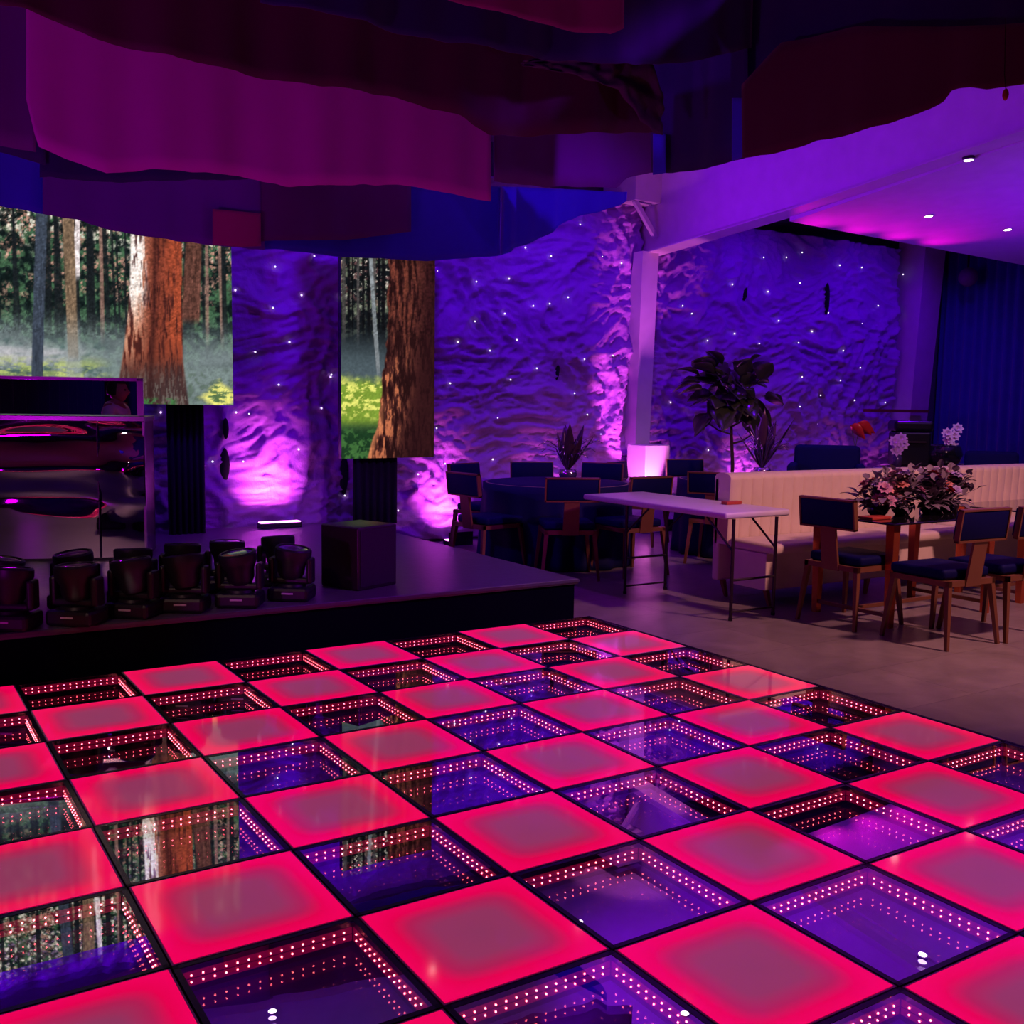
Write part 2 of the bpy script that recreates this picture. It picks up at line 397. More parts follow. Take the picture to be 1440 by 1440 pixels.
# ================================================================= SCREENS
def fbm(x, y, s, o=4, seed=0):
    v = np.zeros_like(x); a = 1; t = 0
    rs = np.random.RandomState(seed)
    for k in range(o):
        n = 256; G = rs.rand(n, n)
        xx = x*s; yy = y*s; i = np.floor(xx).astype(int); j = np.floor(yy).astype(int); fx = xx-i; fy = yy-j
        fx = fx*fx*(3-2*fx); fy = fy*fy*(3-2*fy)
        g = lambda a_, b_: G[a_ % n, b_ % n]
        v += a*((g(i,j)*(1-fx)+g(i+1,j)*fx)*(1-fy)+(g(i,j+1)*(1-fx)+g(i+1,j+1)*fx)*fy); t += a; a *= .55; s *= 2.1
    return v/t
def smooth(a, b, x):
    t = np.clip((x-a)/(b-a), 0, 1); return t*t*(3-2*t)
def mixc(C, col, m): return C*(1-m[..., None]) + np.array(col, float)*m[..., None]
def paint_left(X, Y):   # picture coordinates on the left screen's own raster
    C = np.zeros(X.shape+(3,))
    n1 = fbm(X, Y, .12, 4, 1); n2 = fbm(X, Y, .035, 3, 2); n3 = fbm(X, Y, .30, 3, 3)
    C[:] = (26,40,36)
    C = mixc(C, (64,98,70), smooth(.47,.62,n1)*.9)
    C = mixc(C, (190,140,124), smooth(.48,.60,n3)*smooth(.40,.58,n2)*smooth(470,390,Y)*.9)
    C = mixc(C, (240,228,212), smooth(.56,.66,fbm(X,Y,.22,3,15))*smooth(385,310,Y)*.9)
    C = mixc(C, (12,20,22), smooth(.5,.35,n1)*.75)
    rs = np.random.RandomState(4)
    for k in range(34):
        x0 = rs.uniform(-80, 325); w = rs.uniform(1.5, 4.5); dk = rs.rand()
        m = smooth(w, w*.6, np.abs(X-x0-(Y-400)*rs.uniform(-.03,.03)))*smooth(500,440,Y)
        C = mixc(C, (24,28,32) if dk < .8 else (140,105,95), m*.85)
    # mist
    fog = smooth(430,500,Y)*(.45+.75*fbm(X*.5, Y*1.6, .02, 3, 6)); fog = np.clip(fog, 0, .85)
    C = mixc(C, (128,140,142), fog)
    C = mixc(C, (30,62,58), smooth(.45,.62,fbm(X,Y*1.6,.05,3,9))*smooth(470,500,Y)*smooth(165,120,X)*.5)
    C = mixc(C, (205,198,205), smooth(.35,.7,fbm(X*.6,Y*2.2,.03,3,8))*smooth(480,500,Y)*smooth(540,500,Y)*smooth(150,70,X)*.75)
    g = smooth(498,520,Y)*smooth(.40,.56,fbm(X*.6,Y*1.8,.08,4,10))*smooth(165,120,X)
    C = mixc(C, (178,190,110), g*.9)
    C = mixc(C, (80,100,80), smooth(505,530,Y)*smooth(.5,.4,n1)*.5)
    # slimmer trunks
    def trunk(C, xt, xb, wt, wb, col, y1=560, y0=270, tex=.25, shade=0):
        t = (Y-y0)/(y1-y0); c = xt+(xb-xt)*t; w = wt+(wb-wt)*t; u = (X-c)/w
        m = smooth(1.0,.82,np.abs(u))*smooth(y1+1,y1-14,Y)
        tx = 1+tex*(fbm(X*3,Y*.3,.25,3,12)-.5)*2
        cc = np.array(col, float)[None,None,:]*tx[...,None]*(1-shade*u[...,None]*.5)
        return C*(1-m[...,None])+cc*m[...,None]
    C = trunk(C, 115, 110, 4, 4, (228,214,214), 400)
    C = trunk(C, 278, 268, 11, 14, (92,58,50), 452, tex=.4)
    C = trunk(C, 100, 102, 9, 8, (120,98,78), 512, tex=.3)
    C = mixc(C, (150,158,158), smooth(430,500,Y)*smooth(14,8,np.abs(X-102))*.6)
    C = trunk(C, 66, 49, 8.5, 9, (58,66,80), 545, tex=.3)
    # redwood
    t = (Y-325)/240; l = 187-6*t-22*np.clip(t,0,1)**2.2; r = 258-2*t+3*np.clip(t-.75,0,1)*10
    u = (X-l)/(r-l); m = smooth(-.02,.02,u)*smooth(1.02,.98,u)
    fl = fbm(X*2.2+8*fbm(X,Y,.02,2,20), Y*.22, .13, 4, 21); fl2 = fbm(X*3, Y*.5, .2, 3, 22)
    B = np.zeros_like(C); B[:] = (120,56,42)
    B = mixc(B, (158,70,46), smooth(.55,.85,u)*smooth(.35,.6,fl)*smooth(520,470,Y))
    B = mixc(B, (196,138,112), smooth(.5,.1,u)*smooth(.38,.55,fl)*smooth(530,480,Y))
    B = mixc(B, (252,240,232), smooth(.36,.2,u+(fl-.5)*.5)*smooth(470,400,Y)*.95)
    B = mixc(B, (58,26,26), smooth(.46,.34,fl)*.8)
    B = mixc(B, (60,46,48), smooth(490,545,Y)*.85)
    B = mixc(B, (140,140,130), smooth(500,550,Y)*smooth(.52,.62,fl2)*.45)
    B = mixc(B, (46,22,24), smooth(.08,.0,np.abs(u-.48)/1.0)*.6)
    C = C*(1-m[...,None])+B*m[...,None]
    # lit bush and ferns
    bz_ = smooth(20,10,np.abs(X-308)*.62+np.abs(Y-556)*.72-4*fbm(X,Y,.2,3,30))
    C = mixc(C, (228,222,120), bz_*smooth(.35,.5,fbm(X*.7,Y*1.8,.16,4,31)))
    C = mixc(C, (90,120,60), bz_*smooth(.5,.35,fbm(X*.7,Y*1.8,.16,4,31))*.7)
    C = mixc(C, (60,120,64), smooth(555,563,Y)*smooth(250,240,X)*smooth(.4,.5,n1)*.8)
    return C
def paint_right(X, Y):
    C = np.zeros(X.shape+(3,)); n1 = fbm(X, Y, .16, 4, 41); n3 = fbm(X, Y, .3, 3, 43)
    C[:] = (18,22,26)
    C = mixc(C, (92,100,84), smooth(.54,.66,n1)*smooth(500,430,Y))
    C = mixc(C, (215,205,190), smooth(.62,.72,n3)*smooth(470,380,Y)*.9)
    C = mixc(C, (130,84,84), smooth(.55,.68,fbm(X,Y,.2,3,44))*smooth(470,400,Y)*.6)
    rs = np.random.RandomState(8)
    for k in range(9):
        x0 = 482+k*7.2+rs.uniform(-2,2); w = rs.uniform(1.5, 3.4)
        C = mixc(C, (14,14,18) if k % 3 else (70,66,66), smooth(w, w*.5, np.abs(X-x0))*smooth(500,450,Y)*.9)
    C = mixc(C, (104,122,130), smooth(455,520,Y)*.65)
    m = smooth(3.2,2.2,np.abs(X-(521+(Y-360)*.055+ (Y-360)**2*.00008)))*smooth(545,510,Y); C = mixc(C, (122,128,132), m)
    g = smooth(525,545,Y+14*(fbm(X,Y,.07,3,46)-.5)); C = mixc(C, (120,148,52), g*smooth(615,590,Y))
    C = mixc(C, (222,222,110), g*smooth(.48,.6,fbm(X,Y*1.5,.13,4,47))*smooth(600,575,Y))
    C = mixc(C, (22,52,26), smooth(585,612,Y)*.9); C = mixc(C, (70,116,60), smooth(595,612,Y)*smooth(.5,.62,n1)*.8)
    l = np.where(Y < 480, 546-(Y-360)*.02, 543.6-(Y-480)*.115-np.clip(Y-600,0,60)*.17)
    l = l+3*(fbm(Y*1.0,Y*0,.06,2,50)-.5)*2
    m = smooth(-1,1.5,X-l)
    fl = fbm(X*2.6+12*fbm(X,Y,.02,2,51), Y*.42, .13, 4, 52); u = (X-l)/70
    B = np.zeros_like(C); B[:] = (70,34,32)
    B = mixc(B, (34,14,16), smooth(.52,.38,fl)*.9)
    B = mixc(B, (196,112,76), smooth(.54,.66,fl)*smooth(.75,.2,u)*smooth(450,540,Y)*.95)
    B = mixc(B, (140,70,52), smooth(.5,.62,fl)*smooth(520,420,Y)*smooth(.9,.3,u)*.5)
    B = mixc(B, (38,14,20), smooth(.45,.9,u)*.7)
    B = mixc(B, (214,132,88), smooth(.16,.02,u)*smooth(540,600,Y)*.7)
    return C*(1-m[...,None])+B*m[...,None]
def screen(label, x0, x1, z0, z1, y, paint, pu, pv, res):
    # pu/pv: picture column/row for the panel's left/right and bottom/top edges
    o = thing('led_screen', label, 'screen', ((x0+x1)/2, y, z0))
    nx, nz = int((x1-x0)/res), int((z1-z0)/res)
    U, V = np.meshgrid(np.linspace(0,1,nx+1), np.linspace(0,1,nz+1))
    X = pu(U); Y = pv(V)
    C = paint(X, Y)*(1+(fbm(X, Y, .42, 2, 77)-.5)*np.where(Y > 475, .25, .7))[..., None]; C = np.clip(C, 0, 255)/255; Cl = np.where(C <= .04045, C/12.92, ((C+.055)/1.055)**2.4)
    mb = MB(); mb.grid(nx, nz, lambda u, v: ((u-.5)*(x1-x0), -.002, v*(z1-z0)))
    m = bpy.data.materials.get('led_picture')
    if not m:
        m = bpy.data.materials.new('led_picture'); m.use_nodes = True; nt = m.node_tree; nt.nodes.clear()
        a = nt.nodes.new('ShaderNodeAttribute'); a.attribute_name = 'picture'; e = nt.nodes.new('ShaderNodeEmission'); e.inputs[1].default_value = 1.1
        q = nt.nodes.new('ShaderNodeOutputMaterial'); nt.links.new(a.outputs['Color'], e.inputs[0]); nt.links.new(e.outputs[0], q.inputs[0])
    d = mb.build('display', m, o)
    at_ = d.data.color_attributes.new('picture', 'FLOAT_COLOR', 'POINT')
    buf = np.ones((Cl.size//3, 4), np.float32); buf[:, :3] = Cl.reshape(-1, 3); at_.data.foreach_set('color', buf.ravel())
    MB().box(-(x1-x0)/2, (x1-x0)/2, 0, .07, 0, z1-z0).build('cabinet', BLK, o)
    return o
YS = 3.55
pl0 = at(-60, 400, 1, YS).x; pl1 = at(327, 500, 1, YS).x
zl0 = at(300, 569.5, 1, YS).z; zl1 = 3.35
# picture raster -> same perspective-free linear raster on each panel
def invx(u, x0, x1, zr):  # picture column of a point on the panel
    x = x0+(x1-x0)*u; d = np.stack([x-CAM.x, np.full_like(x, YS-CAM.y), np.full_like(x, zr-CAM.z)], -1)
    z = d@np.array(FW); return 720+FPX*(d@np.array(RT))/z
def invz(v, z0, z1, xr):
    z_ = z0+(z1-z0)*v; d = np.stack([np.full_like(z_, xr-CAM.x), np.full_like(z_, YS-CAM.y), z_-CAM.z], -1)
    z = d@np.array(FW); return 720-FPX*(d@np.array(UP))/z
screen('wide LED screen on the left showing a misty forest with a giant redwood trunk', pl0, pl1, zl0, zl1, YS, paint_left,
       lambda u: invx(u, pl0, pl1, 2.0), lambda v: invz(v, zl0, zl1, 1.2), .0085)
pr0 = at(480, 645, 1, YS).x; pr1 = at(610, 643, 1, YS).x; zr0 = at(540, 644, 1, YS).z
screen('narrow tall LED screen on the right showing a dark redwood trunk close up', pr0, pr1, zr0, 3.2, YS, paint_right,
       lambda u: invx(u, pr0, pr1, 2.0), lambda v: invz(v, zr0, 3.2, (pr0+pr1)/2), .0085)
BD = mat('black_drape', (.006,.006,.02,1), .9)
def drape(px0, px1, ztop, label):
    a = at(px0, 700, 1, 3.68).x; b = at(px1, 700, 1, 3.68).x
    tag(MB().grid(40, 2, lambda u, v: (a+(b-a)*u, 3.68+.02*math.sin(u*38), ZS+(ztop-ZS)*v)).build('stand_drape', BD, smooth=True, solid=.01), label, 'drape')
drape(237, 288, zl0+.05, 'black drape column on the stage under the wide left screen')
drape(497, 558, zr0+.05, 'black drape column on the stage under the narrow right screen')

# ================================================================= STAGE ITEMS
# mirrored DJ booth
CHR = mat('crinkled_mirror', (.55,.40,.60,1), .03, 1, var=.0)
CHB = mat('brushed_frame', (.55,.45,.55,1), .25, 1)
MF = mat('flat_mirror', (.62,.55,.66,1), .01, 1, var=0)
pA = at(207, 786, 2, ZS); dirv = Vector((.95, -.33, 0)).normalized()
bo = thing('dj_booth', 'mirrored DJ booth with a rippled chrome front at the left edge of the stage', 'booth', (pA.x, pA.y, ZS), math.atan2(dirv.y, dirv.x))
HB = 1.33; W_ = 2.4; ZSH = 1.055
def ripple(u, v):
    x = -W_*(1-u); z = .02+(ZSH-.06)*v
    c = .70+.04*math.sin(x*2.7+.6)
    d = .060*math.exp(-((z-c)/.14)**2) + .018*math.sin(z*7+.9*math.sin(x*3.1))*(1-math.exp(-((z-c)/.2)**2)) + .012*math.sin(x*5.1+1.2)*math.sin(z*4)
    d += .0016*math.sin(z*46+6*math.sin(x*2.2)) + .010*math.sin(z*15+2.2*math.sin(x*1.7))*math.exp(-((z-.5)/.3)**2)
    d += .040*math.exp(-((x+.10)**2/.02+(z-.62)**2/.05))
    if z < .46: d *= max(0, (z-.26)/.20)**2 if z > .26 else 0
    return (x, -.02-d, z)
MB().grid(150, 90, ripple).build('rippled_front', CHR, bo, smooth=True)
MB().box(-W_, -.0, .03, .60, 0, ZSH-.04).build('body', BLK, bo)
MB().box(-W_, .01, -.05, .62, ZSH-.04, ZSH, bev=.005).build('shelf', CHB, bo)
MB().add([(-W_,.0,ZSH+.01),(-.02,.0,ZSH+.01),(-.02,.0,HB-.02),(-W_,.0,HB-.02)], [(0,1,2,3)]).build('mirror_panel', MF, bo)
fm = MB(); fm.box(-W_, .0, -.012, .02, HB-.022, HB); fm.box(-.045, .0, -.012, .02, ZSH, HB); fm.box(-.012, .004, -.03, .02, 0, ZSH)
fm.build('frame', CHB, bo)
MB().box(-.32, -.315, -.062, -.02, .02, ZSH-.05).build('panel_seam', BLK, bo)

# moving head lights
MH = mat('moving_head_plastic', (.011,.010,.016,1), .42, spec=.35)
LENS = mat('lens_glass', (.10,.09,.12,1), .08, coat=.8)
MARK = mat('maker_mark', (.55,.5,.55,1), .4)
def moving_head(loc, rz, label, tilt=(.12, .05)):
    o = thing('moving_head_light', label, 'stage light', loc, rz, 'moving head lights along the stage edge')
    MB().box(-.125,.125,-.10,.10,0,.085,bev=.02).build('base', MH, o)
    b2 = MB(); b2.lathe([(.0,.085),(.085,.085),(.08,.10),(0,.10)], 20); b2.build('turntable', MH, o, smooth=True, angle=40)
    MB().box(-.035,.035,-.1025,-.0995,.045,.055,bev=.001,seg=1).build('maker_mark', MARK, o)
    y = MB(); y.box(-.115,.115,-.04,.04,.098,.135,bev=.012)
    for s in (-1,1): y.box(s*.115-.018,s*.115+.018,-.045,.045,.10,.255,bev=.014)
    y.build('yoke', MH, o)
    Mt = Matrix.Translation((0,0,.21)) @ Euler((tilt[0], tilt[1], 0)).to_matrix().to_4x4()
    h = MB(); h.lathe([(0,-.085),(.06,-.08),(.078,-.05),(.082,.0),(.10,.035),(.108,.06),(.108,.095),(.100,.105),(.09,.105),(.088,.098),(0,.098)], 24, Mt)
    hd = h.build('head', MH, o, smooth=True, angle=35)
    MB().lathe([(0,.1045),(.06,.103),(.087,.099)], 24, Mt).build('lens', LENS, hd, smooth=True)
    return o
heads = [(0.02,.24,'front one of the pair at the far left edge'), (.33,.20,'front one of the second pair from the left'), (.63,.27,'front one of the third pair from the left'),
 (.91,.29,'front one of the fourth pair from the left'), (1.22,.28,'front one of the fifth pair from the left'), (1.55,.33,'front one of the pair beside the black box'),
 (0.02,.62,'rear one of the pair at the far left edge'), (.40,.66,'rear one of the second pair from the left'), (.72,.68,'rear one of the third pair from the left'),
 (1.02,.76,'rear one of the fourth pair from the left'), (1.30,.78,'rear one of the fifth pair from the left'), (1.65,.84,'rear one of the pair beside the black box')]
for i, (x, y, d) in enumerate(heads):
    moving_head((x, y, ZS), -.5+random.uniform(-.25,.25), 'black moving head stage light, '+d, (random.uniform(-.16,.16), random.uniform(-.16,.16)))
# black wedge cabinet
sp = thing('stage_speaker', 'low black square-fronted speaker box standing at the front of the stage', 'speaker', (2.10, .60, ZS), .36)
MB().box(-.17,.18,-.17,.17,0,.40,bev=.012,seg=3).build('cabinet', mat('speaker_black', (.03,.015,.022,1), .35, bump=.1, bscale=80), sp, smooth=True, angle=30)
gr = MB(); gr.box(-.155,.165,-.176,-.17,.02,.38,bev=.003); gr.build('grille', mat('speaker_grille', (.02,.012,.018,1), .5, bump=.5, bscale=300), sp)
# light bars at the wall foot
UPL = []
WB = emat('wash_bar_glow', (1,.22,.95,1), 7)
def washbar(x, y, z, label, w=.40, lip=0):
    o = thing('wash_light', label, 'wash light', (x, y, z), 0, 'uplights along the foot of the backdrop')
    MB().box(-w/2, w/2, -.06, .06, 0, .05, bev=.008).build('housing', BLK, o)
    if lip: MB().box(-w/2, w/2, -.075, -.06, 0, .05+lip).build('visor', BLK, o)
    MB().box(-w/2+.01, w/2-.01, -.045, .045, .05, .058).build('lamp_window', WB, o)
    UPL.append((x, y, z+.10))
LB = at(391, 741, 2, ZS)
washbar(LB.x, 3.80, ZS, 'bright white-pink wash light bar on the stage floor against the backdrop')
for px, d in ((640,'left of the round table'),(783,'behind the round table'),(940,'right of the steel column'),(1068,'behind the fiddle leaf fig'),(1196,'behind the red flower'),(1258,'near the right column')):
    p = at(px, 640, 1, 3.85); washbar(p.x, 3.78, 0.0, 'wash light bar on the floor at the backdrop foot, '+d, .28, .09)

# ================================================================= CHAIRS
GD = mat('gold_metal', (.23,.09,.045,1), .38, .35, var=.1)
NV = mat('navy_velvet_seat', (.003,.003,.060,1), .65, spec=.1)
def make_chair(label):
    o = thing('dining_chair', label, 'chair', (0,0,0), 0, 'gold framed navy dining chairs')
    W = .22
    f = MB(); f.box(-W,W,W-.03,W,.385,.42); f.box(-W,W,-W,-W+.03,.385,.42); f.box(-W,-W+.03,-W,W,.385,.42); f.box(W-.03,W,-W,W,.385,.42)
    f.box(-W+.02,W-.02,-W+.02,W-.02,.405,.418); f.build('seat_frame', GD, o)
    MB().box(-W+.004,W-.004,-W+.04,W+.012,.42,.485,bev=.022,seg=3).build('seat', NV, o, smooth=True, angle=50)
    for sx in (-1,1):
        for sy in (-1,1):
            MB().bar((sx*(W-.02), sy*(W-.02), .40), (sx*(W+.02), sy*(W+.025), 0), .034, .022).build('leg', GD, o)
    MB().add([(-.068,-W-.004,.38),(.068,-W-.004,.38),(.062,-W-.05,.69),(-.062,-W-.05,.69),(-.068,-W+.012,.38),(.068,-W+.012,.38),(.062,-W-.032,.69),(-.062,-W-.032,.69)],
             [(0,1,2,3),(7,6,5,4),(0,4,5,1),(1,5,6,2),(2,6,7,3),(3,7,4,0)]).build('back_post', GD, o)
    Mb = Matrix.Translation((0,-W-.045,.765)) @ Matrix.Rotation(.12, 4, 'X')
    MB().box(-.218,.218,-.018,.034,-.092,.092,bev=.012,M=Mb).build('backrest', NV, o, smooth=True, angle=50)
    e = MB()
    for (x0,x1,z0,z1) in ((-.228,.228,.09,.102),(-.228,.228,-.102,-.09),(-.228,-.216,-.102,.102),(.216,.228,-.102,.102)): e.box(x0,x1,-.022,.012,z0,z1,M=Mb)
    e.build('back_frame', GD, o)
    return o
def face(x, y, tx, ty): return math.atan2(ty-y, tx-x)-PI/2
T1 = (4.92, 2.42); T2 = (6.95, 2.08)
chairs = [
 ((5.10,-.86), -PI/2+.02, 'gold framed navy chair at the left head of the glass table, facing right'),
 ((5.17,-1.51), -.05, 'nearest gold framed navy chair on the near side of the glass table'),
 ((5.70,-1.55), -.03, 'gold framed navy chair cut by the right image edge, right of the nearest chair'),
 ((4.46,1.60), -.47, 'gold framed navy chair with its back to us, centred before the round table'),
 ((4.06,2.24), -PI/2+.12, 'gold framed navy chair at the left of the round table, beside the stage'),
 ((5.06,1.50), face(5.06,1.50,*T1)-.15, 'gold framed navy chair behind the left end of the folding table'),
 ((5.25,3.25), face(5.25,3.25,*T1), 'navy chair beyond the round table, left of the silver centrepiece'),
 ((5.74,2.95), face(5.74,2.95,*T1), 'navy chair beyond the round table, right of the silver centrepiece'),
 ((4.62,3.24), face(4.62,3.24,*T1), 'navy chair beyond the leftmost chair, against the glowing backdrop'),
 ((6.42,3.02), face(6.42,3.02,*T2), 'navy chair at the far table, below the white plinth'),
 ((6.22,1.62), face(6.22,1.62,*T2), 'navy chair at the far table, left of the cream sofa end'),
 ((7.30,3.15), face(7.3,3.15,*T2), 'navy chair farthest back, behind the far table under the backdrop'),
]
pc = None
for (p, r, l) in chairs:
    if pc is None: pc = make_chair(l); pc.location = (*p, 0); pc.rotation_euler = (0,0,r)
    else: dup(pc, loc=(*p, 0), rz=r, label=l)

# armchairs behind the sofas
AR = mat('dark_armchair', (.006,.008,.09,1), .8, spec=.1)
def armchair(loc, rz, w, h, label):
    o = thing('armchair', label, 'armchair', loc, rz)
    MB().box(-w/2,w/2,-.35,.28,.16,.46,bev=.04,seg=3).build('seat', AR, o, smooth=True, angle=50)
    MB().box(-w/2,w/2,.2,.36,.16,h,bev=.05,seg=3).build('backrest', AR, o, smooth=True, angle=50)
    for sx in (-1,1):
        MB().box(sx*w/2-.05,sx*w/2+.05,-.33,.3,.16,h-.2,bev=.03,seg=3).build('armrest', AR, o, smooth=True, angle=50)
        for sy in (-.28,.28): MB().bar((sx*(w/2-.05),sy,.17),(sx*(w/2-.02),sy,0),.04,.03).build('leg', GD, o)
armchair((8.52,2.34,0), -.87, .72, 1.05, 'high-backed dark blue armchair behind the left cream sofa')
armchair((9.75,1.15,0), -1.0, .55, 1.02, 'high-backed dark armchair behind the right cream sofa')

# ================================================================= TABLES
# round table with floor cloth
CB = mat('navy_tablecloth', (.006,.007,.07,1), .75, spec=.2)
def round_table(c, r, label, cl_label):
    o = thing('round_table', label, 'table', (*c, 0))
    MB().lathe([(0,.715),(r-.01,.715),(r,.72),(r,.735),(r-.01,.74),(0,.74)], 48).build('tabletop', mat('table_ply', (.3,.2,.12,1), .6), o, smooth=True, angle=40)
    MB().tube([(0,0,0),(0,0,.715)], .05, 12).build('pedestal', BLK, o); MB().lathe([(0,0),(.28,0),(.27,.02),(.05,.05),(0,.05)], 24).build('base', BLK, o)
    def fn(u, v):
        a = 2*PI*u
        if v < .3: rr = (r+.01)*v/.3; z = .748
        else:
            t = (v-.3)/.7; rr = r+.012+t*(.03+.028*math.sin(a*17+2*math.sin(a*3))); z = .748-t*.738
        return (rr*math.cos(a), rr*math.sin(a), z)
    tc_ = MB().grid(200, 16, fn); bmesh.ops.remove_doubles(tc_.bm, verts=tc_.bm.verts, dist=.0005)
    tag(tc_.build('tablecloth', CB, smooth=True, loc=(*c, 0), solid=.003), cl_label, 'tablecloth')
round_table(T1, .68, 'round banquet table hidden under a navy cloth beside the stage', 'floor-length navy cloth over the round table beside the stage')
round_table(T2, .62, 'round banquet table hidden under a navy cloth behind the cream sofa end', 'floor-length navy cloth over the far round table behind the sofa end')

# folding trestle table
FW_ = mat('white_plastic', (.66,.60,.66,1), .4); DM = mat('dark_metal', (.035,.02,.03,1), .4, .6)
ft = thing('folding_table', 'white plastic folding table on thin dark metal legs left of the sofa', 'folding table', (4.60,.15,0))
MB().box(-.31,.31,-.62,1.0,.705,.75,bev=.016,seg=3).build('tabletop', FW_, ft, smooth=True, angle=40)
for (y, dy) in ((-.59,1),(.565,-1)):
    for sx in (-1,1):
        l = MB(); l.tube([(sx*.205,y,.70),(sx*.205,y,.012)], .012, 10); lo = l.build('leg', DM, ft, smooth=True, angle=50)
        MB().tube([(sx*.205,y,.02),(sx*.205,y,0)], .015, 10).build('foot_cap', BLK, lo)
    b = MB(); b.tube([(-.205,y,.28),(.205,y,.28)], .009, 8); b.tube([(-.205,y,.06),(.205,y,.06)], .007, 8); b.build('cross_bar', DM, ft)
    for sx in (-1,1): MB().tube([(sx*.205,y,.48),(sx*.205,y+dy*.26,.69)], .008, 8).build('brace', DM, ft)
RB = mat('red_card', (.42,.05,.03,1), .5)
tag(MB().box(-.075,.075,-.03,.03,0,.022,bev=.003).build('card_box', RB, loc=(4.78,-.02,.751)), 'small flat reddish box lying on the white folding table', 'box')

# glass dining table with tapered gold legs
GT = mat('black_glass', (.012,.010,.016,1), .06, coat=.5)
COP = mat('copper_leg', (.62,.13,.05,1), .25, .75)
def glass_table(x0, x1, y0, y1, label):
    o = thing('dining_table', label, 'table', (x0, y0, 0))
    MB().box(0,x1-x0,0,y1-y0,.70,.712,bev=.003).build('tabletop', GT, o)
    n = 2
    for x in (.10, x1-x0-.10):
        for y in (.08, y1-y0-.08):
            MB().bar((x,y,.70),(x,y,0),.065,.045).build('leg', COP, o)
    b = MB()
    for x in (.10, x1-x0-.10): b.bar((x,.08,.08),(x,y1-y0-.08,.08),.025)
    b.bar((.1,(y1-y0)/2,.08),(x1-x0-.1,(y1-y0)/2,.08),.025); b.build('stretcher', GD, o)
glass_table(5.08, 6.35, -1.20, -.42, 'black glass-topped dining table with copper legs and flowers, before the left sofa')
glass_table(6.75, 8.3, -1.10, -.42, 'black glass-topped dining table before the right sofa, at the image edge')
tag(MB().box(-.10,.10,-.06,.06,0,.018,bev=.003).build('menu_card', RB, loc=(5.24,-.92,.713)), 'flat red menu card lying on the corner of the glass table', 'card')

# ================================================================= SOFAS
CRM = mat('cream_upholstery', (.72,.60,.46,1), .62, sheen=.2, bump=.05, bscale=200)
def sofa(x0, x1, label):
    o = thing('banquette_sofa', label, 'sofa', (x0, 0, 0)); w = x1-x0
    MB().box(.0,w,-.24,.12,.13,.40,bev=.008).build('base', CRM, o)
    MB().box(-.0,w,-.32,.16,.40,.475,bev=.03,seg=4).build('seat_cushion', CRM, o, smooth=True, angle=60)
    MB().box(.0,w,.26,.33,.13,.93,bev=.02,seg=3).build('back_panel', CRM, o, smooth=True, angle=50)
    n = max(1, int(round(w/.115)))
    def fn(u, v):
        # profile up the front, over the top, channel tufted
        ch = .016*abs(math.sin(PI*u*n))**.6
        if v < .8: z = .42+(.93-.42)*v/.8; y = .16+.02*(1-v/.8)-ch-.01
        else:
            a = (v-.8)/.2*PI; z = .925+.038*math.sin(a)*1.0; y = .235-.085*math.cos(a)-ch*(1-(v-.8)/.2)
        return (u*w, y, z)
    m_ = MB(); m_.grid(n*10, 26, fn)
    # side cheeks closing the padding
    for s in (0, 1):
        pts = [Vector(fn(s, k/26)) for k in range(27)]+[Vector((s*w, .30, .42))]
        m_.bm.faces.new([m_.bm.verts.new(p) for p in pts])
    m_.build('backrest', CRM, o, smooth=True, angle=60)
    for x in (.12, w-.12, w/2):
        for y in (-.19, .26): MB().bar((x if x != .12 else .06,y,.13),(x-.02,y,0),.035,.022).build('leg', GD, o)
    return o
sofa(4.93, 7.30, 'long cream channel-tufted banquette sofa behind the white folding table')
sofa(7.42, 9.9, 'cream channel-tufted banquette sofa running out of the right image edge')

# ================================================================= PLANTS / FLOWERS
def leafmesh(mb, base, d, L_, W_l, bend=.3, up=Vector((0,0,1)), roll=0, n=6):
    d = d.normalized(); s = d.cross(up)
    if s.length < .05: s = Vector((1,0,0))
    s.normalize(); nrm = s.cross(d).normalized()
    s = (s*math.cos(roll)+nrm*math.sin(roll)); nrm = s.cross(d).normalized()
    rows = []
    for i in range(n+1):
        t = i/n; p = base+d*(L_*t)-nrm*0+Vector((0,0,-bend*L_*t*t))
        w = W_l*math.sin(PI*min(1, t**.75))*.5+.001
        rows.append([mb.bm.verts.new(p-s*w+nrm*w*.25), mb.bm.verts.new(p), mb.bm.verts.new(p+s*w+nrm*w*.25)])
    for a, b in zip(rows, rows[1:]):
        for k in (0,1): mb.bm.faces.new((a[k], a[k+1], b[k+1], b[k]))
FIGL = mat('fig_leaf', (.055,.075,.03,1), .32, var=.5, coat=.3)
BRK = mat('bark', (.06,.035,.03,1), .8)
fc_ = at(1028, 665, 1, 3.15)
fig = thing('fiddle_leaf_fig', 'tall potted fiddle leaf fig with big dark leaves against the purple backdrop', 'plant', (fc_.x, 3.15, 0))
MB().lathe([(0,0),(.17,0),(.21,.38),(.20,.40),(.18,.39),(.17,.35),(0,.35)], 28).build('pot', mat('dark_pot', (.02,.02,.03,1), .4), fig, smooth=True, angle=40)
tr = MB(); tr.tube([(0,0,.3),(.02,0,.8),(-.01,.02,1.3),(.02,0,1.75)], [.022,.02,.016,.01], 8)
rs = random.Random(11); leaves = []
br = []
for k in range(7):
    a = k*2.4; p0 = Vector((0,0,1.05+.1*k)); p1 = p0+Vector((math.cos(a)*.34, math.sin(a)*.3, .12+.04*k)); tr.tube([p0,(p0+p1)/2+Vector((0,0,-.03)),p1], [.012,.01,.007], 6); br.append((p0,p1))
tr.build('trunk', BRK, fig, smooth=True)
cnt = 0
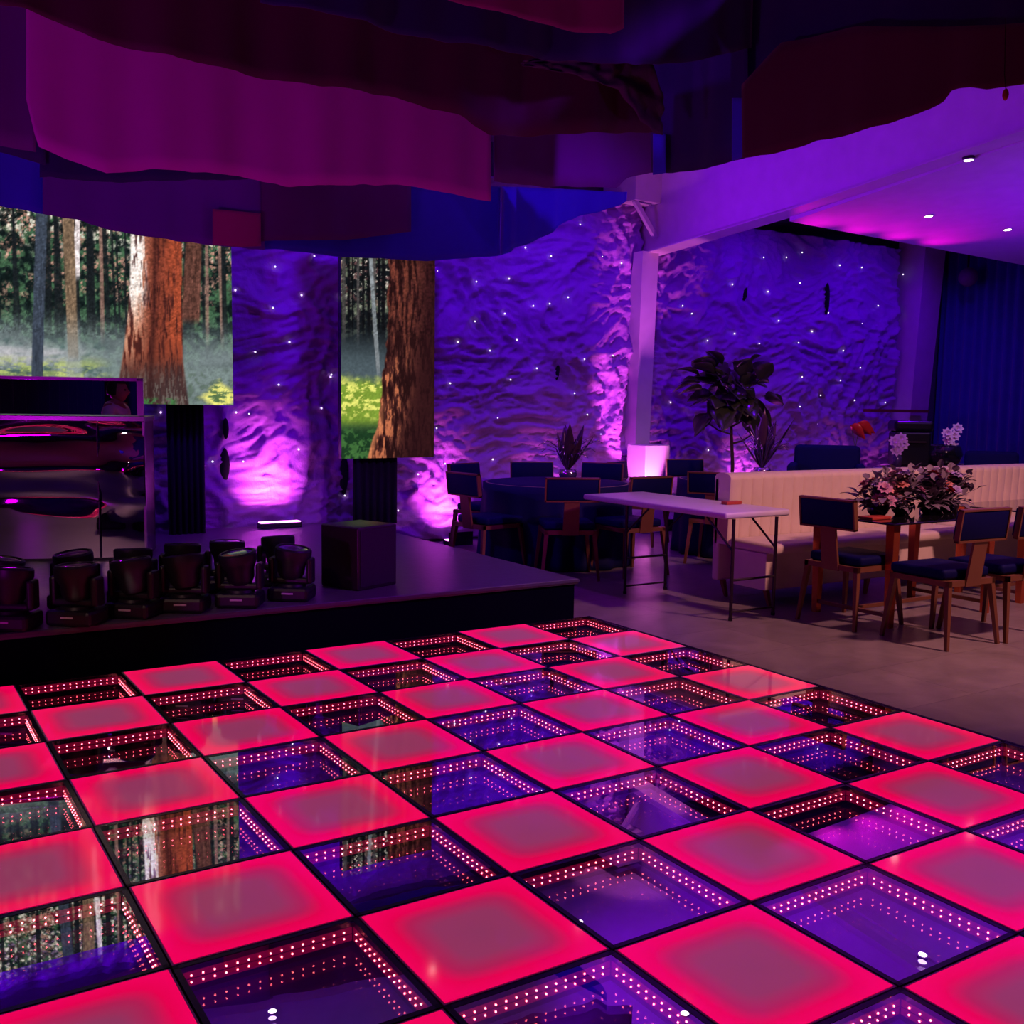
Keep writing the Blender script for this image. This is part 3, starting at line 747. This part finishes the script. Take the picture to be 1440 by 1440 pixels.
for k in range(88):
    a = rs.uniform(0, 2*PI); el = rs.uniform(-.7, 1.1); rr = rs.uniform(.12,.50)
    ctr = Vector((0,0,1.62)); dv = Vector((math.cos(a)*math.cos(el), math.sin(a)*math.cos(el), math.sin(el)))
    b = ctr+Vector((dv.x*rr*.95, dv.y*rr*.8, dv.z*rr*.85)); dd = (dv+Vector((rs.uniform(-.5,.5), rs.uniform(-.5,.5), rs.uniform(-.4,.3)))).normalized()
    lm = MB(); leafmesh(lm, Vector((0,0,0)), dd, rs.uniform(.22,.32), rs.uniform(.19,.26), .25, roll=rs.uniform(-.9,.9)); leaves.append(lm.build('leaf', FIGL, fig, smooth=True, loc=b, solid=.002))
# silver centrepieces
SLV = mat('silver_foil', (.75,.65,.78,1), .15, .95); DLF = mat('dark_foil_leaf', (.10,.04,.09,1), .3, .3)
def centrepiece(loc, h, label, seed, nl=8, ns=26):
    rs = random.Random(seed); o = thing('silver_centrepiece', label, 'centrepiece', loc)
    MB().lathe([(0,0),(.07,0),(.09,.06),(.08,.10),(.06,.10),(0,.08)], 18).build('bowl', SLV, o, smooth=True)
    s = MB()
    for k in range(ns):
        a = rs.uniform(0,2*PI); l = rs.uniform(.5,.9)*h; sp_ = rs.uniform(.12,.28)
        p0 = Vector((0,0,.08)); p2 = Vector((math.cos(a)*sp_, math.sin(a)*sp_, l)); p1 = (p0+p2)/2+Vector((0,0,.08)); p3 = p2+Vector((math.cos(a)*.05, math.sin(a)*.05, -.03))
        s.tube([p0,p1,p2,p3], [.006,.006,.005,.003], 5)
    s.build('twisted_stems', SLV, o, smooth=True)
    for k in range(nl):
        a = k*2*PI/nl+rs.uniform(-.3,.3); t = rs.uniform(.15,.9)
        lm = MB(); leafmesh(lm, Vector((0,0,.08)), Vector((math.cos(a)*t, math.sin(a)*t, 1)), h*rs.uniform(.75,1.25), .11, .1, up=Vector((math.cos(a),math.sin(a),.1))); lm.build('leaf', DLF, o, smooth=True, solid=.002)
centrepiece((5.10,2.50,.752), .45, 'silver twig and dark leaf centrepiece on the near round table', 3)
p_ = at(1083, 640, 1, 1.75); centrepiece((7.22, 2.05, .752), .62, 'tall silver foil centrepiece on the far round table behind the sofa', 9, 5, 30)
# flower arrangements on the glass table
PET = [mat('petal_mauve', (.50,.22,.34,1), .6), mat('petal_lilac', (.40,.28,.55,1), .6), mat('petal_salmon', (.70,.28,.24,1), .6), mat('petal_wine', (.35,.03,.05,1), .6)]
GRN = mat('dusty_green_leaf', (.09,.12,.075,1), .55, var=.4)
DST = mat('dusty_mauve_leaf', (.17,.13,.17,1), .6, var=.45)
def flower(mb, c, r, rs, n=9):
    for ring in range(2):
        for k in range(n-ring*3):
            a = 2*PI*k/(n-ring*3)+ring*.4+rs.uniform(-.1,.1); e = .35+ring*.6
            leafmesh(mb, Vector(c), Vector((math.cos(a)*math.cos(e), math.sin(a)*math.cos(e), math.sin(e))), r*(1-.25*ring), r*.7, .2, n=4)
def arrangement(loc, w, h, label, seed, pals, greens=34, blooms=26):
    rs = random.Random(seed); o = thing('flower_arrangement', label, 'flowers', loc)
    MB().lathe([(0,0),(.045,0),(.07,.03),(.075,.065),(.066,.07),(.06,.06),(0,.055)], 22).build('bowl', BLK, o, smooth=True)
    g = MB()
    for k in range(greens):
        a = rs.uniform(0,2*PI); e = rs.uniform(-.08,1.35); d = Vector((math.cos(a)*math.cos(e), math.sin(a)*math.cos(e), math.sin(e)+.1))
        L_ = rs.uniform(.6,1.0)*(w*math.cos(e)+h*math.sin(e))
        tip = Vector((0,0,.06))+d*L_; g.tube([(0,0,.06), tip], [.003,.0015], 5)
        for q in range(4): leafmesh(g, Vector((0,0,.06)).lerp(tip, .35+.2*q), (d+Vector((rs.uniform(-1,1),rs.uniform(-1,1),rs.uniform(-.5,.8)))).normalized(), rs.uniform(.07,.11), .055, .3, n=4)
    g.build('foliage', DST, o, smooth=True)
    for k in range(blooms):
        a = rs.uniform(0,2*PI); e = rs.uniform(.1,1.5); q = rs.uniform(.6,1.0)
        c = (math.cos(a)*math.cos(e)*w*q, math.sin(a)*math.cos(e)*w*q, .09+math.sin(e)*h*q)
        f = MB(); flower(f, (0,0,0), rs.uniform(.045,.07), rs); b_ = f.build('blossom', pals[k % len(pals)], o, smooth=True, loc=c); b_.rotation_euler = Vector((c[0], c[1], .35*h+c[2]*.4)).to_track_quat('Z','Y').to_euler()
arrangement((5.42,-.80,.712), .17, .17, 'leftmost flower bowl of mauve and salmon blooms on the glass table', 1, [PET[0],PET[2],PET[1]])
arrangement((5.66,-.82,.712), .15, .25, 'tallest mauve and lilac flower bowl in the middle of the glass table', 2, [PET[0],PET[0],PET[1],PET[2]])
arrangement((5.93,-.85,.712), .15, .22, 'leafy dark green flower bowl with few blooms on the glass table', 3, [PET[1],PET[3]], 56, 9)
arrangement((6.18,-.80,.712), .20, .21, 'rightmost flower bowl of salmon and lilac blooms on the glass table', 4, [PET[2],PET[1],PET[0]])
# banquet table behind the sofas
bt = thing('banquet_table', 'long dark banquet table behind the cream sofas near the backdrop', 'table', (8.9,2.35,0))
MB().box(0,3.3,0,.8,.71,.75,bev=.008).build('tabletop', mat('dark_tabletop', (.10,.03,.04,1), .25), bt)
for x in (.1,3.2):
    for y in (.08,.72): MB().bar((x,y,.71),(x,y,0),.05).build('leg', DM, bt)
ZT = .751
def ontab(px, y): return at(px, 640, 1, y).x
v = thing('black_vase', 'round black vase holding pale orchid blooms on the banquet table', 'vase', (ontab(1327,2.62), 2.62, ZT))
MB().lathe([(0,0),(.12,0),(.2,.07),(.23,.16),(.2,.26),(.18,.28),(.17,.27),(.18,.22),(0,.05)], 28).build('body', mat('gloss_black', (.01,.01,.015,1), .12, coat=.6), v, smooth=True)
PO = mat('pale_orchid', (.85,.62,.78,1), .5)
def orchid(parent_loc, pts, label):
    rs = random.Random(len(label)); o = thing('orchid_stem', label, 'flowers', parent_loc)
    s = MB(); s.tube([(0,0,0)]+[pts[0]]+[pts[-1]], [.006,.005,.003], 6); s.build('stem', GRN, o, smooth=True)
    for p in pts:
        f = MB(); flower(f, (0,0,0), .085, rs, 8); b_ = f.build('blossom', PO, o, smooth=True, loc=p); b_.rotation_euler = Vector((-.7,-.7,.3)).to_track_quat('Z','Y').to_euler()
orchid((v.location.x+.02, 2.62, ZT+.06), [(.06,0,.28),(.14,-.02,.33),(.10,0,.22),(.03,.0,.36),(.18,0,.18),(.26,.02,.42)], 'pale pink orchid spray rising from the round black vase')
v2 = thing('glass_vase', 'small glass vase with pale blooms left of the dark lamp box on the banquet table', 'vase', (ontab(1262,2.6), 2.6, ZT))
MB().lathe([(0,0),(.05,0),(.055,.14),(.04,.16),(.035,.15),(.045,.02),(0,.02)], 20).build('body', mat('smoked_glass', (.08,.06,.12,1), .08, coat=.5), v2, smooth=True)
orchid((v2.location.x, 2.6, ZT+.02), [(0,0,.26),(-.06,0,.31),(.05,0,.34),(.09,0,.27),(-.02,.0,.2)], 'pale lilac bloom cluster in the small glass vase')
tw = thing('coffee_machine', 'tall dark boxy machine standing on the banquet table before the right column', 'machine', (ontab(1278,2.95), 2.95, ZT), -.7)
MB().box(-.22,.22,-.2,.2,0,.44,bev=.03).build('body', BLK, tw); MB().box(-.24,.24,-.22,.2,.44,.58,bev=.04,seg=3).build('hood', BLK, tw)
MB().box(-.15,.15,-.23,-.2,.30,.32).build('bar', DM, tw)
PLT = mat('glazed_plate', (.6,.5,.6,1), .2)
for i, (px, y, r, l) in enumerate(((1243,2.5,.12,'plate nearest the red flower on the banquet table'),(1368,2.6,.16,'pale plate right of the round black vase on the banquet table'),(1393,2.5,.13,'rightmost pale plate on the banquet table'))):
    tag(MB().lathe([(0,0),(r*.6,0),(r,.02),(r,.025),(r*.6,.008),(0,.008)], 28).build('plate', PLT, smooth=True, loc=(ontab(px,y), y, ZT+.06*0)), l, 'plate', 'plates on the banquet table')
an = thing('anthurium', 'bright red anthurium bloom standing tall behind the left sofa', 'flowers', (ontab(1203,2.55), 2.55, ZT))
MB().lathe([(0,0),(.05,0),(.06,.1),(.03,.2),(.025,.2),(.05,.1),(0,.02)], 18).build('vase', BLK, an, smooth=True)
s = MB(); s.tube([(0,0,.05),(0,0,.3),(.03,0,.44)], [.006,.005,.004], 6); s.tube([(0,0,.05),(-.02,0,.3),(-.08,0,.46)], [.006,.005,.004], 6); s.build('stem', GRN, an)
RP = mat('red_petal', (.75,.05,.03,1), .25, coat=.5)
for (p, d, L_, w) in (((-.12,0,.52), (.3,-.4,-.25), .20, .16), ((.0,0,.50), (.9,-.5,.05), .22, .2), ((-.02,-.02,.55), (.7,-.3,-.3), .2, .14)):
    l = MB(); leafmesh(l, Vector((0,0,0)), Vector(d), L_, w, .35, roll=.9); l.build('petal', RP, an, smooth=True, loc=p, solid=.002)
# speaker on the curtain wall
ws = thing('wall_speaker', 'small round speaker up high at the corner of the blue curtain', 'speaker', (12.45,3.4,3.3), -.9)
MB().lathe([(0,-.12),(.10,-.1),(.13,0),(.12,.1),(.0,.12)], 20, Matrix.Rotation(PI/2, 4, 'X')).build('body', mat('speaker_plum', (.12,.05,.14,1), .5), ws, smooth=True)
MB().bar((0,.05,0),(0,.1,.45),.03).build('bracket', DM, ws)

# downlights
DLM = emat('downlight_glow', (1,.86,.82,1), 9)
def downlight(x, y, z, tilt, label):
    o = thing('downlight', label, 'ceiling light', (x, y, z)); o.rotation_euler = (tilt, 0, 0); o['group'] = 'ceiling downlights'
    MB().lathe([(.038,-.002),(.052,-.005),(.055,0),(.04,.004)], 20).build('trim_ring', FW_, o, smooth=True)
    MB().lathe([(0,-.003),(.038,-.003)], 20).build('lamp', DLM, o)
    MB().lathe([(0,-.0018),(.05,-.0018),(.05,.03),(0,.03)], 20).build('housing', BLK, o)
def ceil_hit(px, py):
    d = ray(px, py); t = (cz(0)-CAM.z)/d.z
    for _ in range(20):
        p = CAM+d*t; t = t*(cz(p.y)-.004-CAM.z)/(p.z-CAM.z)
    return CAM+d*t
for (px, py, l) in ((1362,225,'nearest small white downlight in the sloping ceiling'),(1306,304,'small white downlight in the sloping ceiling by the magenta glow'),(1417,323,'rightmost small white downlight in the sloping ceiling')):
    p = ceil_hit(px, py); downlight(p.x, p.y, p.z, -.115, l)
for (px, py, l) in ((383,1422,'above the left of the dance floor'),(608,1365,'above the middle of the dance floor'),(963,1425,'above the right of the dance floor'),(815,1296,'above the far right of the dance floor')):
    zz = ZC-.004; p = at(px, py, 2, 2*TZ-zz)
    if p.x > 7.4: zz = cz(p.y)-.004; p = at(px, py, 2, 2*TZ-zz)
    downlight(p.x, p.y, zz, -.115 if p.x > 7.4 else 0, 'small white ceiling downlight '+l+', seen mirrored')

# ================================================================= CEILING FABRIC
def cloth_mat(name, col, trans=.25):
    m = mat(name, col, .7, var=.18, bump=.15, bscale=5, vscale=1.5, sheen=.2); return m
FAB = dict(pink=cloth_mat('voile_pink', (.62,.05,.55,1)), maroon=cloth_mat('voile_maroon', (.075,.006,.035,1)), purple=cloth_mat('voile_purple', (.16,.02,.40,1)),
           blue=cloth_mat('voile_blue', (.04,.03,.85,1)), navy=cloth_mat('voile_navy', (.014,.012,.11,1)), rose=cloth_mat('voile_rose', (.42,.03,.20,1)), plum=cloth_mat('voile_plum', (.14,.015,.22,1)))  # each panel's colour stands in for the local coloured light on it
def drapery(label, key, axis, c, x0, x1, top, bot, amp=.012, seed=0, nx=None, name='draped_fabric'):
    n = nx or max(10, int(abs(x1-x0)/6))
    def fn(u, v):
        px = x0+(x1-x0)*u; yt = lerp(px, top); yb = lerp(px, bot)
        yb += 1.6*noise.noise(Vector((px*.05, seed, 0)))
        p = at(px, yb+(yt-yb)*v, axis, c)
        s = p[1-axis]
        d = amp*(math.sin(s*9+seed)+.6*math.sin(s*23+seed*2)*(1-v*.5)+.8*noise.noise(Vector((s*2, p.z*2, seed))))
        p[axis] += d; return p
    ys_ = fn(.5,.5)
    o = MB().grid(n, 10, fn).build(name, FAB[key], smooth=True, solid=.003)
    return tag(o, label, 'draped fabric', 'fabric bands draped under the ceiling')
D = drapery
up = lambda y: [(0,y),(1440,y)]
# outer band, along the stage side
D('short bright blue fabric piece at the left edge above the forest screen', 'blue', 1, 1.62, -40, 62, up(195), [(-40,283),(0,289),(62,302)], seed=1)
D('dark purple fabric band hanging just above the forest picture', 'purple', 1, 1.55, 60, 372, up(235), [(60,301),(115,310),(160,325),(200,332),(300,345),(372,352)], seed=2)
D('small square rose-pink fabric patch above the right end of the wide screen', 'rose', 1, 1.50, 299, 367, [(299,294),(367,300)], [(299,345),(340,347),(367,346)], .004, seed=3)
D('dark purple to maroon fabric band between the rose patch and the blue band', 'plum', 1, 1.53, 368, 577, up(240), [(368,338),(480,338),(577,326)], seed=4)
D('bright blue fabric band hanging lowest, over the narrow screen', 'blue', 1, 1.60, 325, 705, up(262), [(325,346),(400,352),(480,361),(600,367),(700,360),(705,359)], seed=5)
XS = at(703, 359, 1, 1.60).x
D('blue fabric band curving away from the narrow screen towards the rafter', 'blue', 0, XS, 703, 884, [(703,262),(884,270)], [(703,359),(740,345),(760,335),(800,310),(840,298),(884,283)], .02, seed=6)
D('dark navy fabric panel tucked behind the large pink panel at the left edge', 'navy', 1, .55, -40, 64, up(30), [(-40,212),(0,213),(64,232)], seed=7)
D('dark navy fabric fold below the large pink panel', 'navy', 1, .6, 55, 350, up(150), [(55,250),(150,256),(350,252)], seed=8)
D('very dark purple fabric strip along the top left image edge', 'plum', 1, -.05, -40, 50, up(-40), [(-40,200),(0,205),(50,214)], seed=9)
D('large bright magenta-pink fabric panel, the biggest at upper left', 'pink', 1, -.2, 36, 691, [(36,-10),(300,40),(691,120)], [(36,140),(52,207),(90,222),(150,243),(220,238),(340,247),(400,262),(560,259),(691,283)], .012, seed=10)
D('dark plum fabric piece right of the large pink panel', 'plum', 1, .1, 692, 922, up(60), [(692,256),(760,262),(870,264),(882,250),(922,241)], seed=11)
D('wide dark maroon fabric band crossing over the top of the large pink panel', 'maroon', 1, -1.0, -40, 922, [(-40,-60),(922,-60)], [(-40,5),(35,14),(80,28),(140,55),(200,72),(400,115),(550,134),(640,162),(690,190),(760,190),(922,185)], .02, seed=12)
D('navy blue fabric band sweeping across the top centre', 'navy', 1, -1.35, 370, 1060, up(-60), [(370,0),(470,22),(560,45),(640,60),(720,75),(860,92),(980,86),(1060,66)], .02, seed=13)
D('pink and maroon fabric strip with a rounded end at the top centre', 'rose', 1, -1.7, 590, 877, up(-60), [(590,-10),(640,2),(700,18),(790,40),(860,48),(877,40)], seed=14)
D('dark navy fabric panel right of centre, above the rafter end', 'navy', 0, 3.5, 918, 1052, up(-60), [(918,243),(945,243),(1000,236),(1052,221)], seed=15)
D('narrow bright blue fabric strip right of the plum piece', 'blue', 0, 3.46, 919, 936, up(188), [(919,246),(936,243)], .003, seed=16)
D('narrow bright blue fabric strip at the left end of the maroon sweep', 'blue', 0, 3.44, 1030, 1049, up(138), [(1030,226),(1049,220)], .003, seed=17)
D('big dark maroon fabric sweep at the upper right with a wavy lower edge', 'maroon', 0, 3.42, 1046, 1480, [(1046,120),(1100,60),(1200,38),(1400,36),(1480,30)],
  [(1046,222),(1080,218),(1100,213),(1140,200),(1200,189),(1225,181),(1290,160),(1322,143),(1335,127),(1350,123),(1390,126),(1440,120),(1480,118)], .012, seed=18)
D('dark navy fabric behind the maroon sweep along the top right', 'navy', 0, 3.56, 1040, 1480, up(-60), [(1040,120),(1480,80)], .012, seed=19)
# grey crumpled net
nm = mat('grey_net', (.09,.08,.11,1), .8, bump=.6, bscale=12)
def netf(u, v):
    px = 735+(932-735)*u; yt = lerp(px, [(735,86),(800,70),(917,88),(932,130)]); yb = lerp(px, [(735,92),(800,103),(870,126),(900,170),(920,186),(932,190)])
    p = at(px, yb+(yt-yb)*v, 1, -1.12); p.y += .04*noise.noise(Vector((px*.06, v*4, 1))); return p
tag(MB().grid(50, 14, netf).build('crumpled_net', nm, smooth=True, solid=.003), 'crumpled pale grey net caught between the dark fabric bands', 'net')
orn = thing('hanging_ornament', 'tiny reddish ornament hanging on a cord at the upper right edge', 'ornament', tuple(at(1414,133,0,3.38)))
MB().ball((0,0,0), .016, 2, (.8,.8,1.5)).build('bead', mat('red_bead', (.5,.08,.05,1), .3), orn, smooth=True)
MB().tube([(0,0,.02),(.0,.01,.08),(0,.02,.3)], .002, 5).build('cord', BLK, orn)

#PERSON#
# ================================================================= LIGHTS
def spot(name, loc, target, col, w, ang, blend=.5, r=.05):
    d = bpy.data.lights.new(name, 'SPOT'); d.color = col; d.energy = w; d.spot_size = math.radians(ang); d.spot_blend = blend; d.shadow_soft_size = r
    o = bpy.data.objects.new(name, d); COL.objects.link(o); o.location = loc
    o.rotation_euler = (Vector(target)-Vector(loc)).to_track_quat('-Z', 'Y').to_euler(); return o
def area(name, loc, target, col, w, sx, sy):
    d = bpy.data.lights.new(name, 'AREA'); d.shape = 'RECTANGLE'; d.size = sx; d.size_y = sy; d.color = col; d.energy = w
    o = bpy.data.objects.new(name, d); COL.objects.link(o); o.location = loc
    o.rotation_euler = (Vector(target)-Vector(loc)).to_track_quat('-Z', 'Y').to_euler(); return o
MG = (1,.15,.82)
for i, (x, y, z) in enumerate(UPL):
    k = (1.0,.8,.45,.5,.6,.3,.12)[i]
    a = area('uplight', (x, y+.02, z-.03), (x, y+1.0, z+1.0), MG, 7.0*k, .36 if i == 0 else .26, .04); a.data.spread = math.radians(62)
BLV = (.15,.0,1)
for x in (1.2, 3.6, 6.0, 8.8, 11.0): spot('backdrop_wash', (x, 2.55, 3.95), (x+.1, 4.1, 1.2), BLV, 102, 120, .9, .06)
for x in (7.75, 8.4, 9.05, 9.7): spot('ceiling_magenta', (x, 2.16, 2.92), (x, 1.5, 3.42), (1,.0,.62), 15, 95, .9, .03)
spot('ceiling_violet', (9.6, -1.0, .9), (9.6, -.4, 3.6), (.17,0,1), 290, 118, .9, .1)
spot('rafter_wash', (3.9, 3.0, 1.9), (7.3, 1.0, 3.9), (.28,.0,1), 400, 84, .8, .08)
spot('column_wash', (6.85, 3.35, .12), (7.10, 3.98, 1.3), MG, 300, 42, .5, .03)
spot('rafter_magenta', (6.7, 3.0, .2), (7.2, 3.85, 3.6), MG, 200, 26, .5, .04)
spot('roof_violet', (-2.4, 2.7, 3.45), (2.8, 2.7, 4.3), (.20,.0,1), 420, 100, .9, .1)
spot('seating_warm', (5.9, -3.9, 3.85), (6.6, -1.5, 0), (1,.40,.44), 700, 97, .7, .15)
spot('banquet_fill', (10.6, 1.4, 3.1), (10.9, 2.7, .8), (1,.62,.80), 45, 40, .7, .05)  # unseen lamp added to brighten the blooms on the banquet table
spot('fabric_fill', (-2.6, -2.4, .6), (2.5, .8, 3.2), (.62,.0,.85), 175, 80, .9, .15)  # unseen lamp added at the left to turn the bands purple
spot('fabric_fill', (6.6, -4.2, .9), (3.4, -.8, 3.3), (.40,.0,1), 60, 70, .9, .15)  # second added lamp for the bands, unseen at the right
spot('rear_curtain_fill', (0, -5.8, 4.1), (-1.5, -9, 1.6), (.16,.0,1), 260, 110, .9, .1)  # unseen lamp added so the curtain shows in the booth mirror
spot('stage_violet_fill', (4.5, -3.5, 3.9), (2.2, 1.6, .3), (.34,.0,1), 520, 55, .8, .1)  # unseen violet fill added to brighten the stage deck

# ---- person on the left part of the dance floor, seen in the booth mirror
PX, PY = -.62, -.77
pe = thing('person', 'person in white shirt, short dark hair, standing, mirrored in the booth', 'person', (PX, PY, .04), math.atan2(-.10, .99))
SKN = mat('skin', (.42,.17,.12,1), .5, var=.08); SHR = mat('white_shirt', (.75,.70,.70,1), .75, bump=.15, bscale=30); TRO = mat('dark_trousers', (.02,.02,.03,1), .8); HRR = mat('dark_hair', (.012,.008,.008,1), .6)
def skin(name, verts, edges, m, parent, levels=2, root=0):
    me = bpy.data.meshes.new(name); me.from_pydata([v[:3] for v in verts], edges, []); o = bpy.data.objects.new(name, me); COL.objects.link(o); o.parent = parent
    o.modifiers.new('skin', 'SKIN'); 
    for i, v in enumerate(verts):
        sv = me.skin_vertices[0].data[i]; sv.radius = (v[3], v[4] if len(v) > 4 else v[3]); sv.use_root = (i == root)
    sd = o.modifiers.new('sub', 'SUBSURF'); sd.levels = levels; sd.render_levels = levels
    me.materials.append(m)
    dg = bpy.context.evaluated_depsgraph_get(); ev = o.evaluated_get(dg); nm_ = bpy.data.meshes.new_from_object(ev)
    o.modifiers.clear(); o.data = nm_; nm_.polygons.foreach_set('use_smooth', [True]*len(nm_.polygons))
    if not nm_.materials: nm_.materials.append(m)
    return o
# body frame: +x is forward, +y is the person's left
V = [(0,0,.90,.15,.11),(0,0,1.05,.125,.10),(.0,0,1.22,.15,.115),(-.01,0,1.33,.13,.09),(0,0,1.39,.055,.055),(.015,0,1.44,.05,.055)]
E_ = [(0,1),(1,2),(2,3),(3,4),(4,5)]
for sg in (1,-1):
    b = len(V)
    V += [(0,sg*.09,.84,.092),(.02,sg*.10,.47,.06),(.0,sg*.10,.26,.055),(-.02,sg*.10,.08,.04),(.07,sg*.105,.035,.038),(.15,sg*.11,.03,.03)]
    E_ += [(0,b),(b,b+1),(b+1,b+2),(b+2,b+3),(b+3,b+4),(b+4,b+5)]
    b = len(V)
    V += [(-.01,sg*.17,1.335,.058),(-.01,sg*.20,1.20,.045),(.0,sg*.215,1.07,.038),(.11,sg*.20,.96,.032),(.20,sg*.18,.90,.024),(.245,sg*.17,.875,.026)]
    E_ += [(3,b),(b,b+1),(b+1,b+2),(b+2,b+3),(b+3,b+4),(b+4,b+5)]
    for q in range(4):
        c = len(V); oy = sg*(.17+(.012*(q-1.5)*-1)); L_ = (.07,.078,.074,.06)[q]
        V += [(.265,oy,.868,.0095),(.265+L_*.5,oy,.855,.009),(.265+L_*.85,oy,.832,.008)]; E_ += [(b+5,c),(c,c+1),(c+1,c+2)]
    c = len(V); V += [(.245,sg*.145,.880,.010),(.275,sg*.128,.868,.009)]; E_ += [(b+5,c),(c,c+1)]
skin('body', V, E_, SKN, pe)
hb = MB()
def headf(u, v):
    a = 2*PI*u; e = PI*(v-.5); c = math.cos(e); x = .098*math.cos(a)*c; y = .074*math.sin(a)*c; z = .118*math.sin(e)
    if z < 0: y *= 1+z*2.2; x *= 1+z*.6
    f = max(0, math.cos(a))*c
    x += .026*math.exp(-((y/.014)**2)-((z+.012)/.024)**2)*(1 if f > 0 else 0)              # nose
    x -= .008*math.exp(-(((abs(y)-.03)/.016)**2)-((z-.012)/.014)**2)*(1 if f > 0 else 0)   # eye sockets
    x += .006*math.exp(-((y/.022)**2)-((z+.052)/.008)**2)*(1 if f > 0 else 0)              # lips
    x += .010*math.exp(-((y/.02)**2)-((z+.098)/.02)**2)*(1 if f > 0 else 0)                # chin
    return (.03+x, y, 1.50+z)
hd = hb.grid(64, 48, headf); bmesh.ops.remove_doubles(hd.bm, verts=hd.bm.verts, dist=.0008)
hd.build('head', SKN, pe, smooth=True)
for sg in (1,-1):
    MB().ball((.015, sg*.076, 1.495), .03, 2, (.6,.28,1)).build('ear', SKN, pe, smooth=True)
    MB().ball((.112, sg*.03, 1.512), .011, 2).build('eye', mat('eye', (.05,.03,.03,1), .2), pe, smooth=True)
def hairf(u, v):
    a = 2*PI*u; e = PI/2*(1-v*(1.22 if math.cos(a) < .2 else .62)); c = math.cos(e); k = 1.10+.03*noise.noise(Vector((a*3, v*6, 0)))
    return (.022+.100*math.cos(a)*c*k, .077*math.sin(a)*c*k, 1.505+.120*math.sin(e)*k)
MB().grid(56, 20, hairf).build('hair', HRR, pe, smooth=True, solid=.008)
SV = [(0,0,.86,.165,.125),(0,0,1.05,.14,.115),(0,0,1.22,.165,.13),(-.01,0,1.34,.135,.10),(0,0,1.375,.07,.065)]
SE = [(0,1),(1,2),(2,3),(3,4)]
for sg in (1,-1):
    b = len(SV); SV += [(-.01,sg*.172,1.338,.068),(-.01,sg*.20,1.22,.06),(.0,sg*.212,1.12,.056)]; SE += [(3,b),(b,b+1),(b+1,b+2)]
skin('shirt', SV, SE, SHR, pe)
TV = [(0,0,.92,.155,.115)]; TE = []
for sg in (1,-1):
    b = len(TV); TV += [(0,sg*.09,.82,.10),(.02,sg*.10,.47,.075),(.0,sg*.10,.12,.062)]; TE += [(0,b),(b,b+1),(b+1,b+2)]
skin('trousers', TV, TE, TRO, pe)
for sg in (1,-1): MB().box(-.07,.19,sg*.105-.048,sg*.105+.048,0,.075,bev=.028,seg=3).build('shoe', HRR, pe, smooth=True)
spot('person_fill', (-2.2, -3.4, 3.4), (PX, PY, 1.3), (1,.55,.5), 120, 40, .8, .1)  # unseen lamp added to brighten the mirrored person
W = bpy.data.worlds.new('world'); SC.world = W; W.use_nodes = True
W.node_tree.nodes['Background'].inputs[0].default_value = (.02,.01,.05,1); W.node_tree.nodes['Background'].inputs[1].default_value = .3
vs = SC.view_settings; vs.view_transform = 'Standard'; vs.look = 'None'; vs.gamma = 1; vs.exposure = 0; vs.use_curve_mapping = False
cy = SC.cycles
cy.max_bounces = 16; cy.glossy_bounces = 14; cy.transparent_max_bounces = 20; cy.diffuse_bounces = 3
cy.use_denoising = True; cy.sample_clamp_indirect = 25; cy.caustics_reflective = False; cy.blur_glossy = .3
